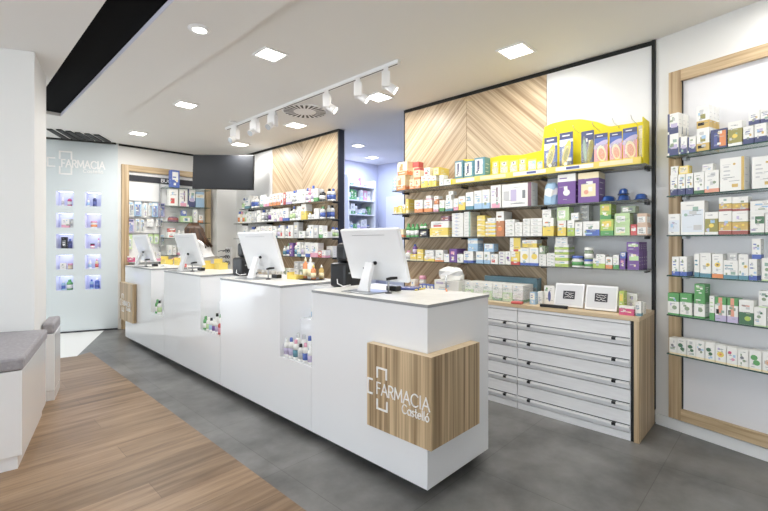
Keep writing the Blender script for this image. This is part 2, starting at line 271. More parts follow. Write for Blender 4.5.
def carton(style, w, d, h):
    base, rects, circ = decor(STY[style]); mb = MB(); y0 = -d / 2
    rq = random.Random(style + '%.3f' % h)
    if len(rects) < 5 and w > 0.03:
        for k in range(3):
            a = rq.uniform(0.06, 0.6); v = rq.uniform(0.1, 0.75); rects.append((a, min(0.95, a + rq.uniform(0.12, 0.35)), v, min(0.97, v + rq.uniform(0.08, 0.16)), rq.choice(['y', 'L', 'e', 'y', 'l', 't'] if base == 'W' else ['W', 'c', 'W'])))
    if len(rects) < 8 and w > 0.02:
        for k in range(2 if h < 0.05 else 4):
            a = rq.uniform(0.08, 0.5); v = rq.uniform(0.08, 0.9); rects.append((a, min(0.94, a + rq.uniform(0.15, 0.45)), v, v + min(0.035, 0.0025 / h), 'd' if rq.random() < 0.6 else 'y'))
    us = sorted({0, 1} | {r[i] for r in rects for i in (0, 1)}); vs = sorted({0, 1} | {r[i] for r in rects for i in (2, 3)})
    vb = sorted({0, 1} | {r[i] for r in rects if r[1] - r[0] > 0.99 for i in (2, 3)})
    def colat(u, v, full=False):
        c = base
        for r in rects:
            if r[0] <= u <= r[1] and r[2] <= v <= r[3] and (not full or r[1] - r[0] > 0.99): c = r[4]
        return c
    P = [(u, v) for v in vs for u in us]; n = len(us)
    mb.add([((u - 0.5) * w, y0, v * h) for u, v in P], [])
    b = 0
    for j in range(len(vs) - 1):
        for i in range(n - 1):
            mb.f.append([b + j * n + i, b + j * n + i + 1, b + (j + 1) * n + i + 1, b + (j + 1) * n + i])
            mb.c.append(PAL[colat((us[i] + us[i + 1]) / 2, (vs[j] + vs[j + 1]) / 2)]); mb.m.append(0); mb.sm.append(False)
    for v0, v1 in zip(vb, vb[1:]):
        c = colat(0.5, (v0 + v1) / 2, True)
        for x, s in ((w / 2, 1), (-w / 2, -1)):
            q = [(x, y0, v0 * h), (x, -y0, v0 * h), (x, -y0, v1 * h), (x, y0, v1 * h)]
            mb.add(q if s > 0 else q[::-1], [(0, 1, 2, 3)], c)
    for s in (1, -1):       # small print on the side flaps
        x = s * (w / 2 + 0.0003)
        for k in range(3):
            z0 = h * (0.25 + 0.2 * k); z1 = z0 + min(h * 0.06, 0.004); ya, yb_ = -d * 0.32, -d * 0.32 + d * rq.uniform(0.3, 0.6)
            q = [(x, ya, z0), (x, yb_, z0), (x, yb_, z1), (x, ya, z1)]
            mb.add(q if s > 0 else q[::-1], [(0, 1, 2, 3)], 'y' if base in 'W' else 'W')
    x = w / 2
    mb.add([(-x, y0, h), (x, y0, h), (x, -y0, h), (-x, -y0, h)], [(0, 1, 2, 3)], colat(0.5, 0.999, True))
    mb.add([(-x, y0, 0), (x, y0, 0), (x, -y0, 0), (-x, -y0, 0)], [(3, 2, 1, 0)], base)
    mb.add([(-x, -y0, 0), (x, -y0, 0), (x, -y0, h), (-x, -y0, h)], [(3, 2, 1, 0)], base)
    for u, v, r, c in circ:
        rr = min(r * w, r * h * 1.3) if not isinstance(r, tuple) else 0; k = 9; dy = 0.0004 + 0.0002 * circ.index((u, v, r, c))
        ra, rb, ro = (rr, rr * 0.95, 0.0) if rr else (r[0] * w, r[1] * h, math.radians(r[2])); k = 9 if rr else 14
        q = [(ra * math.cos(2 * PI * i / k), rb * math.sin(2 * PI * i / k)) for i in range(k)]
        mb.add([((u - 0.5) * w + a * math.cos(ro) - b * math.sin(ro), y0 - dy, v * h + a * math.sin(ro) + b * math.cos(ro)) for a, b in q], [tuple(range(k))], c)
    return mb
CAPS = ['W', 'y', 'W', 'k', 'B', 'W', 'G', 'K']
def product(kind, style, x, y, z, rz, w, d, h, label, cat, group, name):
    key = (kind, style, w, d, h); base, rects, circ = decor(STY[style])
    acc = rects[0][4] if rects else 'y'
    if key not in _cache:
        if kind == 'carton': _cache[key] = [carton(style, w, d, h).mesh('carton', ['print'])]
        elif kind in ('bottle', 'jar'):
            r = w / 2; hc = h * (0.2 if kind == 'bottle' else 0.24); rn = r * (0.5 if kind == 'bottle' else 0.92)
            hb = h - hc; b = MB(); k = 14
            b.lathe([(r * 0.92, 0), (r, h * 0.02), (r, h * 0.14)], k, col=base).lathe([(r, h * 0.14), (r, hb * 0.62)], k, col=acc if kind == 'jar' else (rects[-1][4] if len(rects) > 1 else acc))
            b.lathe([(r, hb * 0.62), (r, hb * 0.82), (r * 0.8, hb * 0.93), (rn, hb)], k, col=base)
            capc = 'G' if style == 'g' else CAPS[(int(w * 9000) + len(style) * 3 + int(h * 1000)) % len(CAPS)]
            c = MB().lathe([(rn * 1.05, hb), (rn * 1.1, hb + hc * 0.1), (rn * 1.0, h * 0.985), (rn * 0.8, h)], k, col=capc)
            _cache[key] = [b.mesh('bottle', ['plastic']), c.mesh('cap', ['plastic'])]
        elif kind == 'pack':
            t = 0.004; b = carton(style, w, t, h)
            b.v = [(px, py + d / 2 - t / 2, pz) for px, py, pz in b.v]
            g = MB(); q = []
            x0, x1, z0, z1 = -w * 0.4, w * 0.4, h * 0.06, h * 0.62; yb, yf = d / 2 - t - 0.0005, -d / 2
            g.add([(x0, yb, z0), (x1, yb, z0), (x1, yb, z1), (x0, yb, z1), (x0 * .8, yf, z0 + h * .04), (x1 * .8, yf, z0 + h * .04), (x1 * .8, yf, z1 - h * .04), (x0 * .8, yf, z1 - h * .04)],
                  [(4, 5, 6, 7), (0, 1, 5, 4), (1, 2, 6, 5), (2, 3, 7, 6), (3, 0, 4, 7), (3, 2, 1, 0)])
            _cache[key] = [b.mesh('pack', ['print']), g.mesh('blister', ['clear'])]
        else:
            b = MB(); n = 8
            for i in range(n + 1):
                pass
            prof = [(0.8, 0.0), (0.98, 0.06), (1.0, 0.4), (0.94, 0.7), (0.72, 0.93), (0.4, 1.0)]
            cols = [base, base, acc, base, base]
            for i in range(5):
                b.lathe([(prof[i][0], prof[i][1] * h), (prof[i + 1][0], prof[i + 1][1] * h)], 14, col=cols[i] if i != 4 else base, sx=w / 2, sy=d / 2)
            rj = random.Random(style)
            for i in range(0, len(b.v)):
                x_, y_, z_ = b.v[i]; hsh = random.Random('%.3f%.3f%.3f' % (x_, y_, z_)); f = 1 + hsh.uniform(-0.13, 0.13); b.v[i] = (x_ * f, y_ * f, z_ + (hsh.uniform(-0.07, 0.05) * h if z_ > 0.05 * h else 0))
            b.sm = [False] * len(b.sm)
            _cache[key] = [b.mesh('bag', ['plastic'])]
    ms = _cache[key]
    o = put(name, ms[0], None, (x, y, z), rz, 0, label, cat, group)
    if len(ms) > 1: put({'bottle': 'cap', 'jar': 'lid', 'pack': 'blister'}[kind], ms[1], o)
    return o
NAMES = {'carton': 'carton', 'bottle': 'bottle', 'jar': 'jar', 'pack': 'blister_pack', 'bag': 'pouch'}
GROUPS = {'m1': "products on the chevron wall's top shelf", 'm2': "products on the chevron wall's second shelf", 'm3': "products on the chevron wall's third shelf", 'm4': "products on the chevron wall's lowest shelf", 'm5': 'products on the drawer cabinet top', 't1': "products on the corner unit's top shelf", 't2': "products on the corner unit's second shelf", 't3': "products on the corner unit's third shelf", 't4': "products on the corner unit's lowest shelf", 'r1': "products on the framed niche's top shelf", 'r2': "products on the framed niche's second shelf", 'r3': "products on the framed niche's third shelf", 'r4': "products on the framed niche's fourth shelf", 'r5': "products on the framed niche's fifth shelf", 'r6': "products on the framed niche's bottom shelf", 'b0': "products on the dental display's uppermost shelf", 'b1': "products on the dental display's second shelf", 'b2': "products on the dental display's third shelf", 'b3': "products on the dental display's fourth shelf", 'b4': "products on the dental display's lowest shelf", 'bh1': "products on the dental display's top hook row", 'bh2': "products on the dental display's middle hook row", 'bh3': "products on the dental display's lowest hook row", 'bs': "products on the dental display's bottom ledge"}
for (kind, style, x, y, z, rz, w, d, h, label, group) in [
('carton','lbw',3.432,3.077,1.8686,-1.5708,0.0511,0.100,0.0330,"pale blue and white flat carton, first up in its stack, the chevron wall's top shelf",'m1'),
('carton','lbw',3.432,3.077,1.9034,-1.5708,0.0511,0.100,0.0330,"pale blue and white flat carton, second up in its stack, the chevron wall's top shelf",'m1'),
('carton','lbw',3.432,3.077,1.9381,-1.5708,0.0511,0.100,0.0330,"pale blue and white flat carton, third up in its stack, the chevron wall's top shelf",'m1'),
('carton','lbw',3.432,3.077,1.9729,-1.5708,0.0511,0.100,0.0330,"pale blue and white flat carton, fourth up in its stack, the chevron wall's top shelf",'m1'),
('carton','o',3.427,2.987,1.8686,-1.5708,0.1190,0.090,0.1562,"orange carton, first from the doorway, on the chevron wall's top shelf",'m1'),
('carton','o',3.417,2.831,1.8686,-1.5708,0.0662,0.070,0.0982,"orange small carton, first from the doorway, on the chevron wall's top shelf",'m1'),
('carton','o',3.417,2.760,1.8686,-1.5708,0.0686,0.070,0.0911,"orange small carton, second from the doorway, on the chevron wall's top shelf",'m1'),
('carton','o',3.427,2.964,2.0254,-1.5708,0.1350,0.090,0.1397,"orange carton, second from the doorway, on the chevron wall's top shelf",'m1'),
('carton','ro',3.512,2.858,1.8686,-1.5708,0.0806,0.080,0.2951,"red and orange carton, first from the doorway, on the chevron wall's top shelf",'m1'),
('carton','ro',3.422,2.766,1.9603,-1.5708,0.0754,0.080,0.1179,"red and orange carton, second from the doorway, on the chevron wall's top shelf",'m1'),
('carton','wy',3.427,2.673,1.8686,-1.5708,0.0757,0.090,0.1209,"white and yellow carton, first from the doorway, on the chevron wall's top shelf",'m1'),
('carton','wy',3.427,2.605,1.8686,-1.5708,0.0527,0.090,0.1157,"white and yellow carton, second from the doorway, on the chevron wall's top shelf",'m1'),
('carton','wy',3.427,2.550,1.8686,-1.5708,0.0517,0.090,0.1097,"white and yellow carton, third from the doorway, on the chevron wall's top shelf",'m1'),
('carton','wr',3.427,2.635,1.9901,-1.5708,0.0748,0.090,0.0766,"white and red carton, on the chevron wall's top shelf",'m1'),
('carton','oy',3.467,2.523,1.9789,-1.5708,0.0720,0.170,0.0764,"olive yellow carton, on the chevron wall's top shelf",'m1'),
('carton','w',3.422,2.459,1.8686,-1.5708,0.0466,0.080,0.1050,"white small carton, on the chevron wall's top shelf",'m1'),
('carton','w',3.432,2.380,1.8686,-1.5708,0.0919,0.100,0.0580,"white small flat carton, on the chevron wall's top shelf",'m1'),
('carton','teal',3.442,2.279,1.9186,-1.5708,0.0921,0.050,0.1747,"teal and white carton, first from the doorway, on the chevron wall's top shelf",'m1'),
('carton','teal',3.442,2.170,1.9186,-1.5708,0.1016,0.050,0.1585,"teal and white carton, second from the doorway, on the chevron wall's top shelf",'m1'),
('carton','teal',3.467,2.057,1.9186,-1.5708,0.1080,0.100,0.1755,"teal and white carton, third from the doorway, on the chevron wall's top shelf",'m1'),
('pack','bl',3.432,1.911,1.9186,-1.5708,0.0619,0.030,0.1246,"yellow and grey blister pack, first from the doorway, on the chevron wall's top shelf",'m1'),
('pack','bl',3.432,1.824,1.9186,-1.5708,0.0800,0.030,0.1194,"yellow and grey blister pack, second from the doorway, on the chevron wall's top shelf",'m1'),
('pack','bl',3.432,1.735,1.9186,-1.5708,0.0773,0.030,0.1119,"yellow and grey blister pack, third from the doorway, on the chevron wall's top shelf",'m1'),
('pack','bl',3.432,1.653,1.9186,-1.5708,0.0659,0.030,0.1162,"yellow and grey blister pack, fourth from the doorway, on the chevron wall's top shelf",'m1'),
('pack','blb',3.432,1.569,1.9186,-1.5708,0.0707,0.030,0.1006,"yellow and pale blue blister pack, first from the doorway, on the chevron wall's top shelf",'m1'),
('pack','blb',3.432,1.501,1.9186,-1.5708,0.0452,0.030,0.0791,"yellow and pale blue blister pack, second from the doorway, on the chevron wall's top shelf",'m1'),
('pack','ins',3.432,1.412,1.9186,-1.5708,0.1046,0.030,0.2566,"blue and yellow insole pack, first from the doorway, on the chevron wall's top shelf",'m1'),
('pack','ins',3.442,1.295,1.9186,-1.5708,0.1036,0.050,0.2798,"blue and yellow insole pack, second from the doorway, on the chevron wall's top shelf",'m1'),
('pack','ing',3.447,1.136,1.9186,-1.5708,0.0931,0.060,0.2656,"blue and grey insole pack, on the chevron wall's top shelf",'m1'),
('pack','inp',3.432,1.031,1.9186,-1.5708,0.0924,0.030,0.2212,"blue and pink insole pack, first from the doorway, on the chevron wall's top shelf",'m1'),
('pack','inp',3.432,0.929,1.9186,-1.5708,0.0817,0.030,0.2140,"blue and pink insole pack, second from the doorway, on the chevron wall's top shelf",'m1'),
('pack','inp',3.432,0.836,1.9186,-1.5708,0.0922,0.030,0.2293,"blue and pink insole pack, third from the doorway, on the chevron wall's top shelf",'m1'),
('pack','clr',3.467,0.774,1.9186,-1.5708,0.0299,0.020,0.2396,"clear plastic pack, on the chevron wall's top shelf",'m1'),
('carton','y',3.412,3.061,1.6206,-1.5708,0.0567,0.060,0.0742,"yellow small carton, first from the doorway, on the chevron wall's second shelf",'m2'),
('carton','y',3.412,2.997,1.6206,-1.5708,0.0555,0.060,0.0866,"yellow small carton, second from the doorway, on the chevron wall's second shelf",'m2'),
('carton','wy',3.412,2.943,1.6206,-1.5708,0.0421,0.060,0.0940,"white and yellow small carton, on the chevron wall's second shelf",'m2'),
('carton','y',3.462,2.898,1.6206,-1.5708,0.0332,0.160,0.1510,"yellow tall carton, on the chevron wall's second shelf",'m2'),
('carton','wo',3.427,2.745,1.6206,-1.5708,0.1037,0.090,0.1282,"white and orange carton, first from the doorway, on the chevron wall's second shelf",'m2'),
('carton','wo',3.427,2.623,1.6206,-1.5708,0.0946,0.090,0.1231,"white and orange carton, second from the doorway, on the chevron wall's second shelf",'m2'),
('carton','wk',3.407,2.619,1.7443,-1.5708,0.0555,0.050,0.0392,"white and pink small carton, on the chevron wall's second shelf",'m2'),
('carton','wk',3.422,2.526,1.6206,-1.5708,0.0599,0.080,0.0693,"white and pink carton, on the chevron wall's second shelf",'m2'),
('carton','bo',3.422,2.522,1.6905,-1.5708,0.0500,0.080,0.0829,"brown and orange carton, on the chevron wall's second shelf",'m2'),
('carton','wg',3.422,2.453,1.6206,-1.5708,0.0548,0.080,0.1058,"white and green carton, on the chevron wall's second shelf",'m2'),
('carton','wt2',3.432,2.370,1.6206,-1.5708,0.0823,0.100,0.1004,"white and teal carton, first from the doorway, on the chevron wall's second shelf",'m2'),
('carton','w',3.412,2.374,1.7216,-1.5708,0.0569,0.060,0.0506,"white small carton, first from the doorway, on the chevron wall's second shelf",'m2'),
('carton','w',3.412,2.348,1.7728,-1.5708,0.0506,0.060,0.0338,"white small carton, second from the doorway, on the chevron wall's second shelf",'m2'),
('carton','wk',3.422,2.291,1.6206,-1.5708,0.0496,0.080,0.1122,"white and pink slim carton, on the chevron wall's second shelf",'m2'),
('carton','wy',3.422,2.226,1.6206,-1.5708,0.0683,0.080,0.1283,"white and yellow carton, on the chevron wall's second shelf",'m2'),
('carton','wt2',3.422,2.140,1.6206,-1.5708,0.0802,0.080,0.1599,"white and teal carton, second from the doorway, on the chevron wall's second shelf",'m2'),
('carton','wlb',3.422,2.051,1.6206,-1.5708,0.0777,0.080,0.1674,"white and pale blue carton, first from the doorway, on the chevron wall's second shelf",'m2'),
('carton','wlb',3.422,1.970,1.6206,-1.5708,0.0724,0.080,0.1698,"white and pale blue carton, second from the doorway, on the chevron wall's second shelf",'m2'),
('carton','wkd',3.422,1.873,1.6206,-1.5708,0.0970,0.080,0.1994,"white and rose carton, on the chevron wall's second shelf",'m2'),
('carton','dev',3.442,1.679,1.6206,-1.5708,0.2653,0.120,0.1971,"large white and lilac carton, on the chevron wall's second shelf",'m2'),
('bag','lb',3.422,1.397,1.6206,-1.5708,0.1137,0.080,0.1828,"pale blue bag, on the chevron wall's second shelf",'m2'),
('carton','pw',3.432,1.262,1.6206,-1.5708,0.1358,0.100,0.2308,"purple and white carton, on the chevron wall's second shelf",'m2'),
('carton','pc',3.457,1.101,1.6206,-1.5708,0.1475,0.150,0.2261,"purple and cream carton, on the chevron wall's second shelf",'m2'),
('carton','o',3.417,2.994,1.3706,-1.5708,0.0909,0.070,0.0868,"orange carton, on the chevron wall's third shelf",'m3'),
('bottle','g',3.409,2.899,1.3706,-1.5708,0.0539,0.054,0.1426,"green bottle, first from the doorway, on the chevron wall's third shelf",'m3'),
('bottle','g',3.408,2.838,1.3706,-1.5708,0.0515,0.051,0.1356,"green bottle, second from the doorway, on the chevron wall's third shelf",'m3'),
('bottle','g',3.407,2.781,1.3706,-1.5708,0.0492,0.049,0.1392,"green bottle, third from the doorway, on the chevron wall's third shelf",'m3'),
('carton','k0',3.427,2.680,1.3706,-1.5708,0.1259,0.090,0.0807,"black and white carton, on the chevron wall's third shelf",'m3'),
('bottle','g',3.403,2.716,1.4519,-1.5708,0.0417,0.042,0.0560,"green small bottle, first from the doorway, on the chevron wall's third shelf",'m3'),
('bottle','g',3.402,2.671,1.4519,-1.5708,0.0398,0.040,0.0598,"green small bottle, second from the doorway, on the chevron wall's third shelf",'m3'),
('carton','y',3.442,2.491,1.3706,-1.5708,0.2161,0.120,0.0888,"yellow display carton, on the chevron wall's third shelf",'m3'),
('carton','wr',3.432,2.480,1.4600,-1.5708,0.2092,0.100,0.0637,"white and red long carton, on the chevron wall's third shelf",'m3'),
('carton','dr',3.432,2.413,1.5243,-1.5708,0.0988,0.100,0.0476,"dark red flat carton, on the chevron wall's third shelf",'m3'),
('carton','w',3.432,2.271,1.3706,-1.5708,0.1254,0.100,0.0302,"white flat carton, first up, first stack from doorway, the chevron wall's third shelf",'m3'),
('carton','w',3.432,2.271,1.4026,-1.5708,0.1254,0.100,0.0302,"white flat carton, second up, first stack from doorway, the chevron wall's third shelf",'m3'),
('carton','w',3.432,2.271,1.4346,-1.5708,0.1254,0.100,0.0302,"white flat carton, third up, first stack from doorway, the chevron wall's third shelf",'m3'),
('carton','w',3.432,2.271,1.4665,-1.5708,0.1254,0.100,0.0302,"white flat carton, fourth up, first stack from doorway, the chevron wall's third shelf",'m3'),
('carton','w',3.432,2.271,1.4985,-1.5708,0.1254,0.100,0.0302,"white flat carton, fifth up, first stack from doorway, the chevron wall's third shelf",'m3'),
('carton','w',3.432,2.271,1.5305,-1.5708,0.1254,0.100,0.0302,"white flat carton, sixth up, first stack from doorway, the chevron wall's third shelf",'m3'),
('carton','w',3.432,2.271,1.5625,-1.5708,0.1254,0.100,0.0302,"white flat carton, seventh up, first stack from doorway, the chevron wall's third shelf",'m3'),
('carton','wteal',3.467,2.165,1.3706,-1.5708,0.0679,0.170,0.0272,"white and teal sided flat carton, first up in its stack, the chevron wall's third shelf",'m3'),
('carton','wteal',3.467,2.165,1.3996,-1.5708,0.0679,0.170,0.0272,"white and teal sided flat carton, second up in its stack, the chevron wall's third shelf",'m3'),
('carton','wteal',3.467,2.165,1.4286,-1.5708,0.0679,0.170,0.0272,"white and teal sided flat carton, third up in its stack, the chevron wall's third shelf",'m3'),
('carton','wteal',3.467,2.165,1.4576,-1.5708,0.0679,0.170,0.0272,"white and teal sided flat carton, fourth up in its stack, the chevron wall's third shelf",'m3'),
('carton','wteal',3.467,2.165,1.4866,-1.5708,0.0679,0.170,0.0272,"white and teal sided flat carton, fifth up in its stack, the chevron wall's third shelf",'m3'),
('carton','wteal',3.467,2.165,1.5156,-1.5708,0.0679,0.170,0.0272,"white and teal sided flat carton, sixth up in its stack, the chevron wall's third shelf",'m3'),
('carton','wteal',3.467,2.165,1.5446,-1.5708,0.0679,0.170,0.0272,"white and teal sided flat carton, seventh up in its stack, the chevron wall's third shelf",'m3'),
('carton','wteal',3.467,2.165,1.5736,-1.5708,0.0679,0.170,0.0272,"white and teal sided flat carton, eighth up in its stack, the chevron wall's third shelf",'m3'),
('carton','y',3.442,2.021,1.3706,-1.5708,0.0789,0.120,0.0459,"yellow flat carton, first up in its stack, the chevron wall's third shelf",'m3'),
('carton','y',3.442,2.021,1.4183,-1.5708,0.0789,0.120,0.0459,"yellow flat carton, second up in its stack, the chevron wall's third shelf",'m3'),
('carton','y',3.442,2.021,1.4660,-1.5708,0.0789,0.120,0.0459,"yellow flat carton, third up in its stack, the chevron wall's third shelf",'m3'),
('carton','y',3.442,2.021,1.5137,-1.5708,0.0789,0.120,0.0459,"yellow flat carton, fourth up in its stack, the chevron wall's third shelf",'m3'),
('carton','wy',3.432,1.925,1.3706,-1.5708,0.0999,0.100,0.0318,"white and yellow flat carton, first up in its stack, the chevron wall's third shelf",'m3'),
('carton','wy',3.432,1.925,1.4042,-1.5708,0.0999,0.100,0.0318,"white and yellow flat carton, second up in its stack, the chevron wall's third shelf",'m3'),
('carton','wy',3.432,1.925,1.4378,-1.5708,0.0999,0.100,0.0318,"white and yellow flat carton, third up in its stack, the chevron wall's third shelf",'m3'),
('carton','wy',3.432,1.925,1.4714,-1.5708,0.0999,0.100,0.0318,"white and yellow flat carton, fourth up in its stack, the chevron wall's third shelf",'m3'),
('carton','w',3.432,1.915,1.5056,-1.5708,0.0768,0.100,0.0283,"white flat carton, second from the doorway, on the chevron wall's third shelf",'m3'),
('carton','bo',3.457,1.831,1.3706,-1.5708,0.0716,0.150,0.2169,"brown and orange tall carton, on the chevron wall's third shelf",'m3'),
('carton','w',3.427,1.739,1.3706,-1.5708,0.0848,0.090,0.0346,"white flat carton, first up, third stack from doorway, the chevron wall's third shelf",'m3'),
('carton','w',3.427,1.739,1.4070,-1.5708,0.0848,0.090,0.0346,"white flat carton, second up, third stack from doorway, the chevron wall's third shelf",'m3'),
('carton','w',3.427,1.739,1.4434,-1.5708,0.0848,0.090,0.0346,"white flat carton, third up, third stack from doorway, the chevron wall's third shelf",'m3'),
('carton','w',3.427,1.739,1.4798,-1.5708,0.0848,0.090,0.0346,"white flat carton, fourth up, third stack from doorway, the chevron wall's third shelf",'m3'),
('carton','w',3.432,1.658,1.3706,-1.5708,0.0652,0.100,0.0282,"white flat carton, first up, fourth stack from doorway, the chevron wall's third shelf",'m3'),
('carton','w',3.432,1.658,1.4006,-1.5708,0.0652,0.100,0.0282,"white flat carton, second up, fourth stack from doorway, the chevron wall's third shelf",'m3'),
('carton','w',3.432,1.658,1.4306,-1.5708,0.0652,0.100,0.0282,"white flat carton, third up, fourth stack from doorway, the chevron wall's third shelf",'m3'),
('carton','w',3.432,1.658,1.4605,-1.5708,0.0652,0.100,0.0282,"white flat carton, fourth up, fourth stack from doorway, the chevron wall's third shelf",'m3'),
('carton','w',3.432,1.589,1.3706,-1.5708,0.0599,0.100,0.0278,"white flat carton, first up, fifth stack from doorway, the chevron wall's third shelf",'m3'),
('carton','w',3.432,1.589,1.4002,-1.5708,0.0599,0.100,0.0278,"white flat carton, second up, fifth stack from doorway, the chevron wall's third shelf",'m3'),
('carton','w',3.432,1.589,1.4297,-1.5708,0.0599,0.100,0.0278,"white flat carton, third up, fifth stack from doorway, the chevron wall's third shelf",'m3'),
('carton','w',3.432,1.589,1.4593,-1.5708,0.0599,0.100,0.0278,"white flat carton, fourth up, fifth stack from doorway, the chevron wall's third shelf",'m3'),
('carton','w',3.432,1.589,1.4888,-1.5708,0.0599,0.100,0.0278,"white flat carton, fifth up, fifth stack from doorway, the chevron wall's third shelf",'m3'),
('carton','w',3.442,1.506,1.3706,-1.5708,0.0968,0.120,0.0278,"white flat carton, first up, sixth stack from doorway, the chevron wall's third shelf",'m3'),
('carton','w',3.442,1.506,1.4002,-1.5708,0.0968,0.120,0.0278,"white flat carton, second up, sixth stack from doorway, the chevron wall's third shelf",'m3'),
('carton','w',3.442,1.506,1.4298,-1.5708,0.0968,0.120,0.0278,"white flat carton, third up, sixth stack from doorway, the chevron wall's third shelf",'m3'),
('carton','w',3.442,1.506,1.4594,-1.5708,0.0968,0.120,0.0278,"white flat carton, fourth up, sixth stack from doorway, the chevron wall's third shelf",'m3'),
('carton','w',3.442,1.506,1.4890,-1.5708,0.0968,0.120,0.0278,"white flat carton, fifth up, sixth stack from doorway, the chevron wall's third shelf",'m3'),
('carton','wy',3.432,1.408,1.3706,-1.5708,0.0874,0.100,0.1444,"white and yellow carton, first from the doorway, on the chevron wall's third shelf",'m3'),
('carton','wt',3.432,1.419,1.5156,-1.5708,0.0706,0.100,0.0684,"plain white carton, first from the doorway, on the chevron wall's third shelf",'m3'),
('carton','wy',3.427,1.299,1.3706,-1.5708,0.0649,0.090,0.1206,"white and yellow carton, second from the doorway, on the chevron wall's third shelf",'m3'),
('carton','pg',3.432,1.289,1.4918,-1.5708,0.0917,0.100,0.1035,"pale green carton, first from the doorway, on the chevron wall's third shelf",'m3'),
('carton','wyg',3.427,1.229,1.3706,-1.5708,0.0532,0.090,0.1206,"white and lime carton, on the chevron wall's third shelf",'m3'),
('carton','w',3.412,1.200,1.4918,-1.5708,0.0540,0.060,0.0554,"white small carton, on the chevron wall's third shelf",'m3'),
('carton','wt',3.422,1.171,1.3706,-1.5708,0.0518,0.080,0.1049,"plain white carton, second from the doorway, on the chevron wall's third shelf",'m3'),
('carton','gy',3.527,1.161,1.3706,-1.5708,0.0658,0.090,0.0383,"grey flat carton, first up in its stack, the chevron wall's third shelf",'m3'),
('carton','gy',3.527,1.161,1.4107,-1.5708,0.0658,0.090,0.0383,"grey flat carton, second up in its stack, the chevron wall's third shelf",'m3'),
('carton','gy',3.527,1.161,1.4508,-1.5708,0.0658,0.090,0.0383,"grey flat carton, third up in its stack, the chevron wall's third shelf",'m3'),
('carton','gy',3.527,1.161,1.4909,-1.5708,0.0658,0.090,0.0383,"grey flat carton, fourth up in its stack, the chevron wall's third shelf",'m3'),
('carton','gy',3.527,1.161,1.5310,-1.5708,0.0658,0.090,0.0383,"grey flat carton, fifth up in its stack, the chevron wall's third shelf",'m3'),
('carton','gy',3.527,1.161,1.5711,-1.5708,0.0658,0.090,0.0383,"grey flat carton, sixth up in its stack, the chevron wall's third shelf",'m3'),
('carton','wbs',3.427,1.080,1.3706,-1.5708,0.1157,0.090,0.1073,"white and bright blue carton, on the chevron wall's third shelf",'m3'),
('carton','yg',3.432,0.972,1.3706,-1.5708,0.0880,0.100,0.1185,"yellow and green carton, second from the doorway, on the chevron wall's third shelf",'m3'),
('carton','yg',3.447,0.981,1.4897,-1.5708,0.0734,0.130,0.1122,"yellow and green carton, first from the doorway, on the chevron wall's third shelf",'m3'),
('carton','pg',3.432,0.872,1.3706,-1.5708,0.0989,0.100,0.0784,"pale green carton, second from the doorway, on the chevron wall's third shelf",'m3'),
('carton','pg',3.432,0.871,1.4496,-1.5708,0.0976,0.100,0.0797,"pale green carton, third from the doorway, on the chevron wall's third shelf",'m3'),
('carton','gyg',3.432,0.832,1.5299,-1.5708,0.0908,0.100,0.0488,"grey and green carton, on the chevron wall's third shelf",'m3'),
('carton','rk',3.417,0.798,1.3706,-1.5708,0.0375,0.070,0.0764,"red and pink small carton, on the chevron wall's third shelf",'m3'),
('carton','kb',3.437,0.744,1.3706,-1.5708,0.0615,0.110,0.0792,"pale pink and brown carton, second from the doorway, on the chevron wall's third shelf",'m3'),
('carton','kb',3.432,0.746,1.4504,-1.5708,0.0585,0.100,0.0719,"pale pink and brown carton, first from the doorway, on the chevron wall's third shelf",'m3'),
('bottle','w',3.423,2.906,1.1276,-1.5708,0.0816,0.082,0.1029,"white bottle, on the chevron wall's lowest shelf",'m4'),
('carton','y',3.417,2.812,1.1276,-1.5708,0.0819,0.070,0.0682,"yellow carton, first from the doorway, on the chevron wall's lowest shelf",'m4'),
('carton','y',3.417,2.725,1.1276,-1.5708,0.0770,0.070,0.0700,"yellow carton, second from the doorway, on the chevron wall's lowest shelf",'m4'),
('bottle','pk',3.407,2.809,1.1964,-1.5708,0.0510,0.051,0.1006,"dark purple bottle, on the chevron wall's lowest shelf",'m4'),
('carton','y',3.412,2.724,1.1982,-1.5708,0.0743,0.060,0.0463,"yellow small carton, on the chevron wall's lowest shelf",'m4'),
('carton','wy',3.422,2.607,1.1276,-1.5708,0.1242,0.080,0.0485,"white and yellow carton, on the chevron wall's lowest shelf",'m4'),
('carton','clr',3.422,2.604,1.1767,-1.5708,0.1116,0.080,0.0634,"clear plastic carton, on the chevron wall's lowest shelf",'m4'),
('carton','wo',3.422,2.486,1.1276,-1.5708,0.0976,0.080,0.0535,"white and orange carton, first from the doorway, on the chevron wall's lowest shelf",'m4'),
('carton','w',3.422,2.484,1.1817,-1.5708,0.0891,0.080,0.0602,"white carton, on the chevron wall's lowest shelf",'m4'),
('carton','w',3.422,2.398,1.1276,-1.5708,0.0573,0.080,0.0769,"white small carton, first from the doorway, on the chevron wall's lowest shelf",'m4'),
('carton','pk',3.462,2.323,1.1276,-1.5708,0.0787,0.160,0.1281,"dark purple carton, first from the doorway, on the chevron wall's lowest shelf",'m4'),
('carton','w',3.422,2.243,1.1276,-1.5708,0.0632,0.080,0.0783,"white small carton, second from the doorway, on the chevron wall's lowest shelf",'m4'),
('carton','wb',3.427,2.153,1.1276,-1.5708,0.0988,0.090,0.1080,"white and blue carton, on the chevron wall's lowest shelf",'m4'),
('carton','lb',3.432,2.106,1.2362,-1.5708,0.0993,0.100,0.1167,"pale blue carton, on the chevron wall's lowest shelf",'m4'),
('carton','wlb',3.422,2.035,1.1276,-1.5708,0.0710,0.080,0.1063,"white and pale blue carton, first from the doorway, on the chevron wall's lowest shelf",'m4'),
